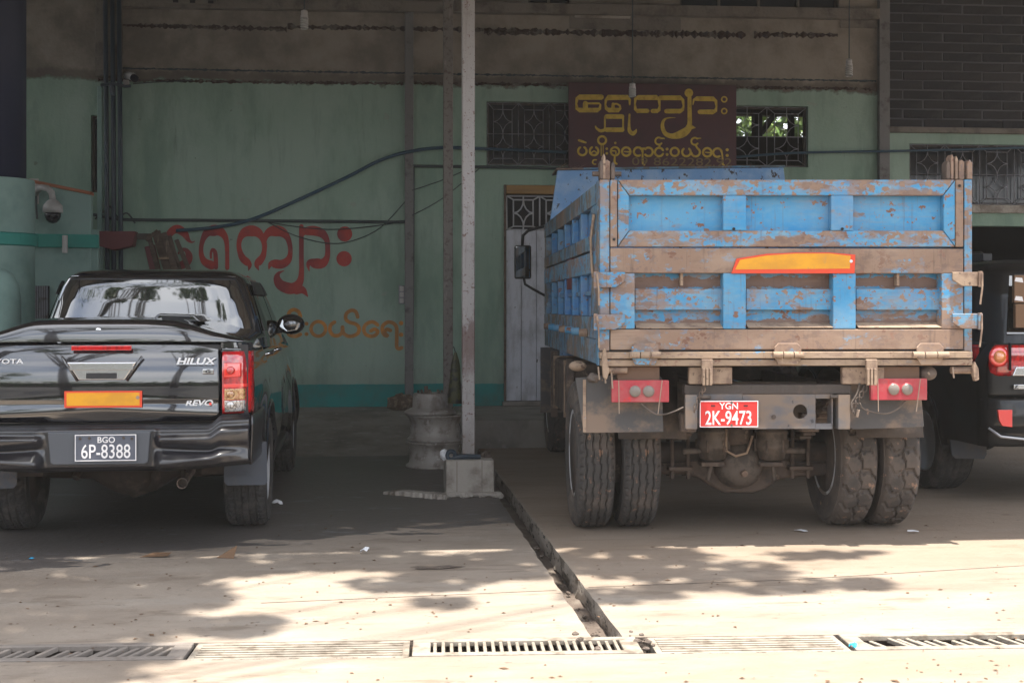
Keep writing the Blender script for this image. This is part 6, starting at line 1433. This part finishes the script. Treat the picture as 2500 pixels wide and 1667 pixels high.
# tail lamps
for s in (-1, 1):
    def lp(x0, x1, y0, y1, off, m, nm, par):
        a = Sq(x0, y1, -.02); b = Sq(x1, y0, -.02)
        xa, xb = a[0], b[0]
        def fo(x, z):
            dz = (z - a[1]) / (b[1] - a[1]); return (s * -x, .0 + .16 * max(0, (abs(x) - .80) / .16) ** 1.8 - off - .02 * (1 - (2 * dz - 1) ** 4), z)
        return MB().grid(fo, lin(xa, xb, 16), lin(a[1], b[1], 10)).build(nm, M[m], par, smooth=True, solid=.03)
    tl = lp(2398, 2540, 842, 918, .01, 'tl_red', 'tail_lamp', sv)
    c_ = Sq(2434, 870, 0); 
    MB().lathe([(.075, .0), (.078, -.012), (.060, -.022), (.001, -.026)], (s * -c_[0], -.02, c_[1]), 'y', 28).build('round_lens', M['tl_bright'], tl, smooth=True)
    MB().lathe([(.050, .0), (.045, -.034), (.001, -.040)], (s * -c_[0], -.02, c_[1]), 'y', 24).build('amber_lens', mat('amber_lens', (.85, .28, .08), .15, coat=1.), tl, smooth=True)
    x_ = Sq(2467, 880, -.05)[0]; MB().box(s * -x_ - .003, s * -x_ + .003, -.06, -.02, Sq(0, 916)[1], Sq(0, 844)[1]).build('lamp_gap', M['black_void'], tl)
    a = Sq(2436, 1043, -.08); b = Sq(2471, 1000, -.08); MB().prism([(s * -a[0] - s * .0, b[1]), (s * -b[0], b[1]), (s * -b[0], a[1]), (s * -a[0] - s * .035, a[1] + .01), (s * -a[0] - s * .01, a[1] + .05)], -.085, -.06).build('bumper_reflector', M['tl_bright'], sv, bevel=.004)
    MB().tube([(s * -.93, -.02, .50 + .1), (s * -.86, -.075, .54), (s * -.5, -.09, .50), (0, -.09, .50)], .010, 6).build('bumper_trim', M['alloy'], sv, smooth=True)
a = Sq(2470, 918, -.05)
gn = MB().prism([(a[0], a[1] + .0), (a[0] + .03, a[1] + .07), (-a[0] - .03, a[1] + .07), (-a[0], a[1])], -.06, -.02).build('garnish', M['chrome'], sv, bevel=.008)
a = Sq(2475, 950, -.03); bb_ = MB().box(a[0], a[0] + .13, -.03, -.015, a[1], a[1] + .035).build('grade_badge', M['chrome'], sv, bevel=.004)
text_obj('lettering', 'Z', .035, (a[0] + .02, -.032, a[1] + .017), M['black_pl'], bb_, sx=1.3, bold=.001)
MB().grid(lambda x, t: (x, -.09 + .12 * max(0, (abs(x) - .72) / .24) ** 2 + .02 * (2 * t - 1) ** 2 + (0 if t > .35 else .03), .46 + .36 * t), lin(-.965, .965, 50), lin(0, 1, 16)).build('rear_bumper', M['black2'], sv, smooth=True, solid=.02)
MB().box(-.8, .8, .1, 4.2, .46, .52).build('floor_pan', M['under'], sv); MB().box(-.9, .9, 4.7, 4.85, .45, 1.1).build('front_grille', M['black_pl'], sv, bevel=.04)
MB().grid(lambda x, y: (x, y, 1.20 - .06 * (x / .9) ** 2), lin(-.93, .93, 8), lin(3.3, 4.78, 8)).build('bonnet', M['black2'], sv, smooth=True)
for s in (-1, 1):
    MB().prism([(s * .955, .36), (s * .70, .36), (s * .73, .30), (s * .90, .29), (s * .94, .31)] if False else [(s * .965, .64), (s * .93, .33), (s * .90, .30), (s * .66, .295), (s * .64, .33), (s * .64, .62)], RS_ - .50, RS_ - .485).build('mudflap', M['flap_car'], sv, bevel=.004)
for (y, s) in ((RS_, -1), (RS_, 1), (FS_, -1), (FS_, 1)): tyre('tyre', WS, .245, .285, 'at', 'tyre3', sv, (s * .825, y, WS), side=s, na=120, nw=16, rimkind='five', dep=.007)
# cartons pressed against the rear glass
for i, (y0, y1) in enumerate(((742, 800), (672, 739))):
    a = Sq(2476 + 3 * (1 - i), y1, -.02); b = Sq(2560, y0, -.02)
    bx_ = thing('cardboard_box', ('lower cardboard carton behind the rear glass of the wagon', 'upper cardboard carton with white tape behind the rear glass of the wagon')[i], 'box', SFm.loc(a[0], -.02, a[1]), SFm.a, 'cartons in the wagon')
    MB().box(0, b[0] - a[0], -.004, .035, 0, b[1] - a[1]).build('carton', M['card'], bx_, bevel=.002)
    if i:
        for z in (.0, .14): MB().add([(.0, -.006, z + .02), (.07, -.006, z + .01), (.06, -.006, z + .045), (.01, -.006, z + .05)], [(0, 1, 2, 3)]).build('tape', M['white'], bx_)
# ================================================================ TREES
RT_ = random.Random(11)
def leaves(pts, size, name, m, par):
    mb = MB()
    for p in pts:
        a = Vector((RT_.gauss(0, 1), RT_.gauss(0, 1), RT_.gauss(0, .55))).normalized(); b = a.cross(Vector((RT_.gauss(0, 1), RT_.gauss(0, 1), RT_.gauss(0, 1)))).normalized()
        s = size * RT_.uniform(.6, 1.3); a = a * s; b = b * s * .42; p = Vector(p)
        mb.v += [tuple(p - a), tuple(p + b), tuple(p + a), tuple(p - b)]; k = len(mb.v) - 4; mb.f.append((k, k + 1, k + 2, k + 3))
    mb.keep = True
    return mb.build(name, M[m], par)
def tree(label, x, y, h, r, nleaf, trunk_r, crown_z, seed, base=None, group='trees beyond the road'):
    RT_.seed(seed); t = thing('tree', label, 'tree', (x, y, -.1), 0, group)
    lean = RT_.uniform(-.5, .5)
    tr = MB().tube([(0, 0, 0), (lean * .3, .1, h * .25), (lean * .8, .1, h * .5), (lean * 1.2, 0, h * .75)], [trunk_r, trunk_r * .8, trunk_r * .6, trunk_r * .3], 10).build('trunk', M['bark'], t, smooth=True)
    cl = []
    for i in range(12):
        a = RT_.uniform(0, 6.28); q = RT_.uniform(.3, .95) * r; c = Vector((lean + q * math.cos(a), q * math.sin(a), crown_z + RT_.uniform(.0, 1) * (h - crown_z)))
        cl.append((c, r * RT_.uniform(.28, .5))); z0 = h * RT_.uniform(.35, .6); MB().tube([(lean * .8 * z0 / h * 2, .05, z0), ((c.x + lean * .8) / 2, c.y / 2, (c.z + z0) / 2 + .2), c], [trunk_r * .4, trunk_r * .25, .02], 6).build('limb', M['bark'], t, smooth=True)
    pts = []
    for c, q in cl:
        for k in range(nleaf // 12):
            d = Vector((RT_.gauss(0, 1), RT_.gauss(0, 1), RT_.gauss(0, 1))).normalized() * q * RT_.random() ** .45; d.z *= .7; pts.append(c + d)
    leaves(pts, .16, 'crown', 'leaf', t); return t
tree('tall slender roadside tree across the road at left', -4.6, -7, 14, 1.7, 1300, .20, 12.5, 1)
tree('leaning roadside tree across the road in the middle', -1.6, -9, 15.5, 1.7, 1300, .22, 14, 2)
tree('roadside tree across the road at right', 4.5, -9, 15, 1.8, 1300, .20, 13.5, 3)
tree('far roadside tree standing across the road far left', -14, -26, 9, 4.2, 3600, .25, 5.0, 4)
tree('far roadside tree standing across the road far right', 12, -30, 10, 4.2, 3600, .25, 5.0, 5)
# hedge line across the road and greenery behind the see-through window
RT_.seed(9)
for (nm, lab, x0, x1, y0, y1, h, n_, m, s) in (('hedge', 'long dark hedge along the far side of the road', -40, 40, -17, -15, 2.3, 9000, 'leaf', .28),):
    t = thing(nm, lab, 'hedge', (0, (y0 + y1) / 2, -.1)); leaves([(RT_.uniform(x0, x1), RT_.uniform(-1, 1), RT_.random() ** .7 * h * (.8 + .3 * math.sin(i * .013))) for i in range(n_)], s, 'foliage', m, t)
    MB().box(x0, x1, -.3, .3, 0, h * .75).build('stems', M['bark'], t)
ta = FB.px(1885, 316, 26.5)
t = thing('garden_bush', 'sunlit green bush seen through the small window right of the sign', 'bush', FB.loc(ta[0], 27.0, 0), FA)
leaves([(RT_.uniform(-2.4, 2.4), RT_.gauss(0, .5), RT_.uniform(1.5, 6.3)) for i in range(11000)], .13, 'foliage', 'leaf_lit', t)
for x_ in (-1.5, -.3, 1.1): MB().tube([(x_, 0, 0), (x_ + .2, 0, 2.5), (x_ + RT_.uniform(-.5, .5), 0, 5)], [.08, .06, .03], 8).build('stem', M['bark'], t)
# overhanging shade tree: its leaf sprays throw the dapples on the concrete
RT_.seed(21)
H0 = 6.2
def up(px, py, h):                        # ground point seen in the photo -> where its shade comes from
    u, v = FB.g(px, py); p = FB.loc(u, v, 0) + sdir * (h / sdir.z); return p
sh = thing('shade_tree', 'spreading roadside tree whose boughs reach over the forecourt', 'tree', (-6.2, .6, -.1), 0)
MB().tube([(0, 0, 0), (.1, .2, 2.2), (.5, .8, 4.2), (1.2, 1.8, 5.8)], [.30, .26, .21, .15], 12).build('trunk', M['bark'], sh, smooth=True)
blobs = [(170, 1420, 330, 62, 1.), (120, 1520, 350, 60, 1.), (200, 1600, 250, 30, .9), (20, 1650, 330, 30, .8), (440, 1455, 130, 40, .9), (560, 1530, 120, 24, .9), (620, 1515, 70, 14, .8), (430, 1385, 300, 26, 1.), (700, 1372, 260, 22, .8), (960, 1368, 180, 24, .9),
         (1010, 1425, 150, 20, .9), (1110, 1395, 120, 36, .9), (1080, 1470, 70, 16, .8), (1190, 1380, 110, 34, .9), (1280, 1370, 80, 45, .9),
         (1430, 1360, 110, 38, .95), (1560, 1375, 150, 42, .95), (1700, 1395, 130, 34, .9), (1830, 1395, 110, 24, .9), (1900, 1430, 140, 20, .9), (1640, 1350, 120, 12, .8), (2060, 1352, 110, 9, .9), (2110, 1426, 70, 16, .9), (1480, 1455, 110, 20, .85), (1640, 1440, 100, 20, .75), (1980, 1355, 120, 12, .7)]
pts = []; limbs = []
o_ = Vector((-6.2, .6, -.1))
for (px, py, rx, ry, dn) in blobs:
    u, v = FB.g(px, py); area = (rx / F * v * 2) * (FB.g(px, py - ry)[1] - FB.g(px, py + ry)[1]); h = RT_.uniform(6.4, 8.4)
    n_ = int(1500 * dn * max(.12, area))
    for k in range(n_):
        a = RT_.uniform(0, 6.283); q = RT_.random() ** .5 * RT_.uniform(.82, 1.18)
        if noise.noise(Vector(((px + rx * q * math.cos(a)) / 60, (py + ry * q * math.sin(a)) / 15, 3))) < (-.20 if px > 1250 else -.42) - .1 * (1 - q) + .15 * max(0, q - .7): continue
        pts.append(up(px + rx * q * math.cos(a), py + ry * q * math.sin(a), h + RT_.uniform(-.5, .5)) - o_)
    limbs.append(up(px, py, h) - o_)
root = Vector((1.0, 1.5, 5.5))
for c in limbs[::3]:
    mid = (root + c) / 2 + Vector((RT_.uniform(-.4, .4), -.5, .5)); MB().tube([root, mid, c], [.022, .014, .006], 6).build('bough', M['bark'], sh, smooth=True)
# the rest of the crown, over the road
for i in range(9):
    c = Vector((RT_.uniform(-2.5, 5), RT_.uniform(.5, 3.2), RT_.uniform(7.4, 9.4)));
    for k in range(210):
        d = Vector((RT_.gauss(0, .55), RT_.gauss(0, .55), RT_.gauss(0, .3))); pts.append(c + d)
leaves(pts, .075, 'crown', 'leaf', sh)

# ================================================================ ADDED VEIL
hz = MB().box(-170, 170, -170, 170, -1.4, 16.6).build('added_veil', None)  # thin scattering volume added to lift the dark tones, stands for window glare
hm = bpy.data.materials.new('added_veil'); hm.use_nodes = True; nn = hm.node_tree.nodes; nn.clear()
ho = nn.new('ShaderNodeOutputMaterial'); hv = nn.new('ShaderNodeVolumePrincipled'); hv.inputs['Color'].default_value = (.95, .93, .9, 1); hv.inputs['Density'].default_value = .0009; hv.inputs['Anisotropy'].default_value = 0
hm.node_tree.links.new(hv.outputs[0], ho.inputs['Volume']); hz.data.materials.append(hm); stuff(hz)
sc.cycles.volume_bounces = 1
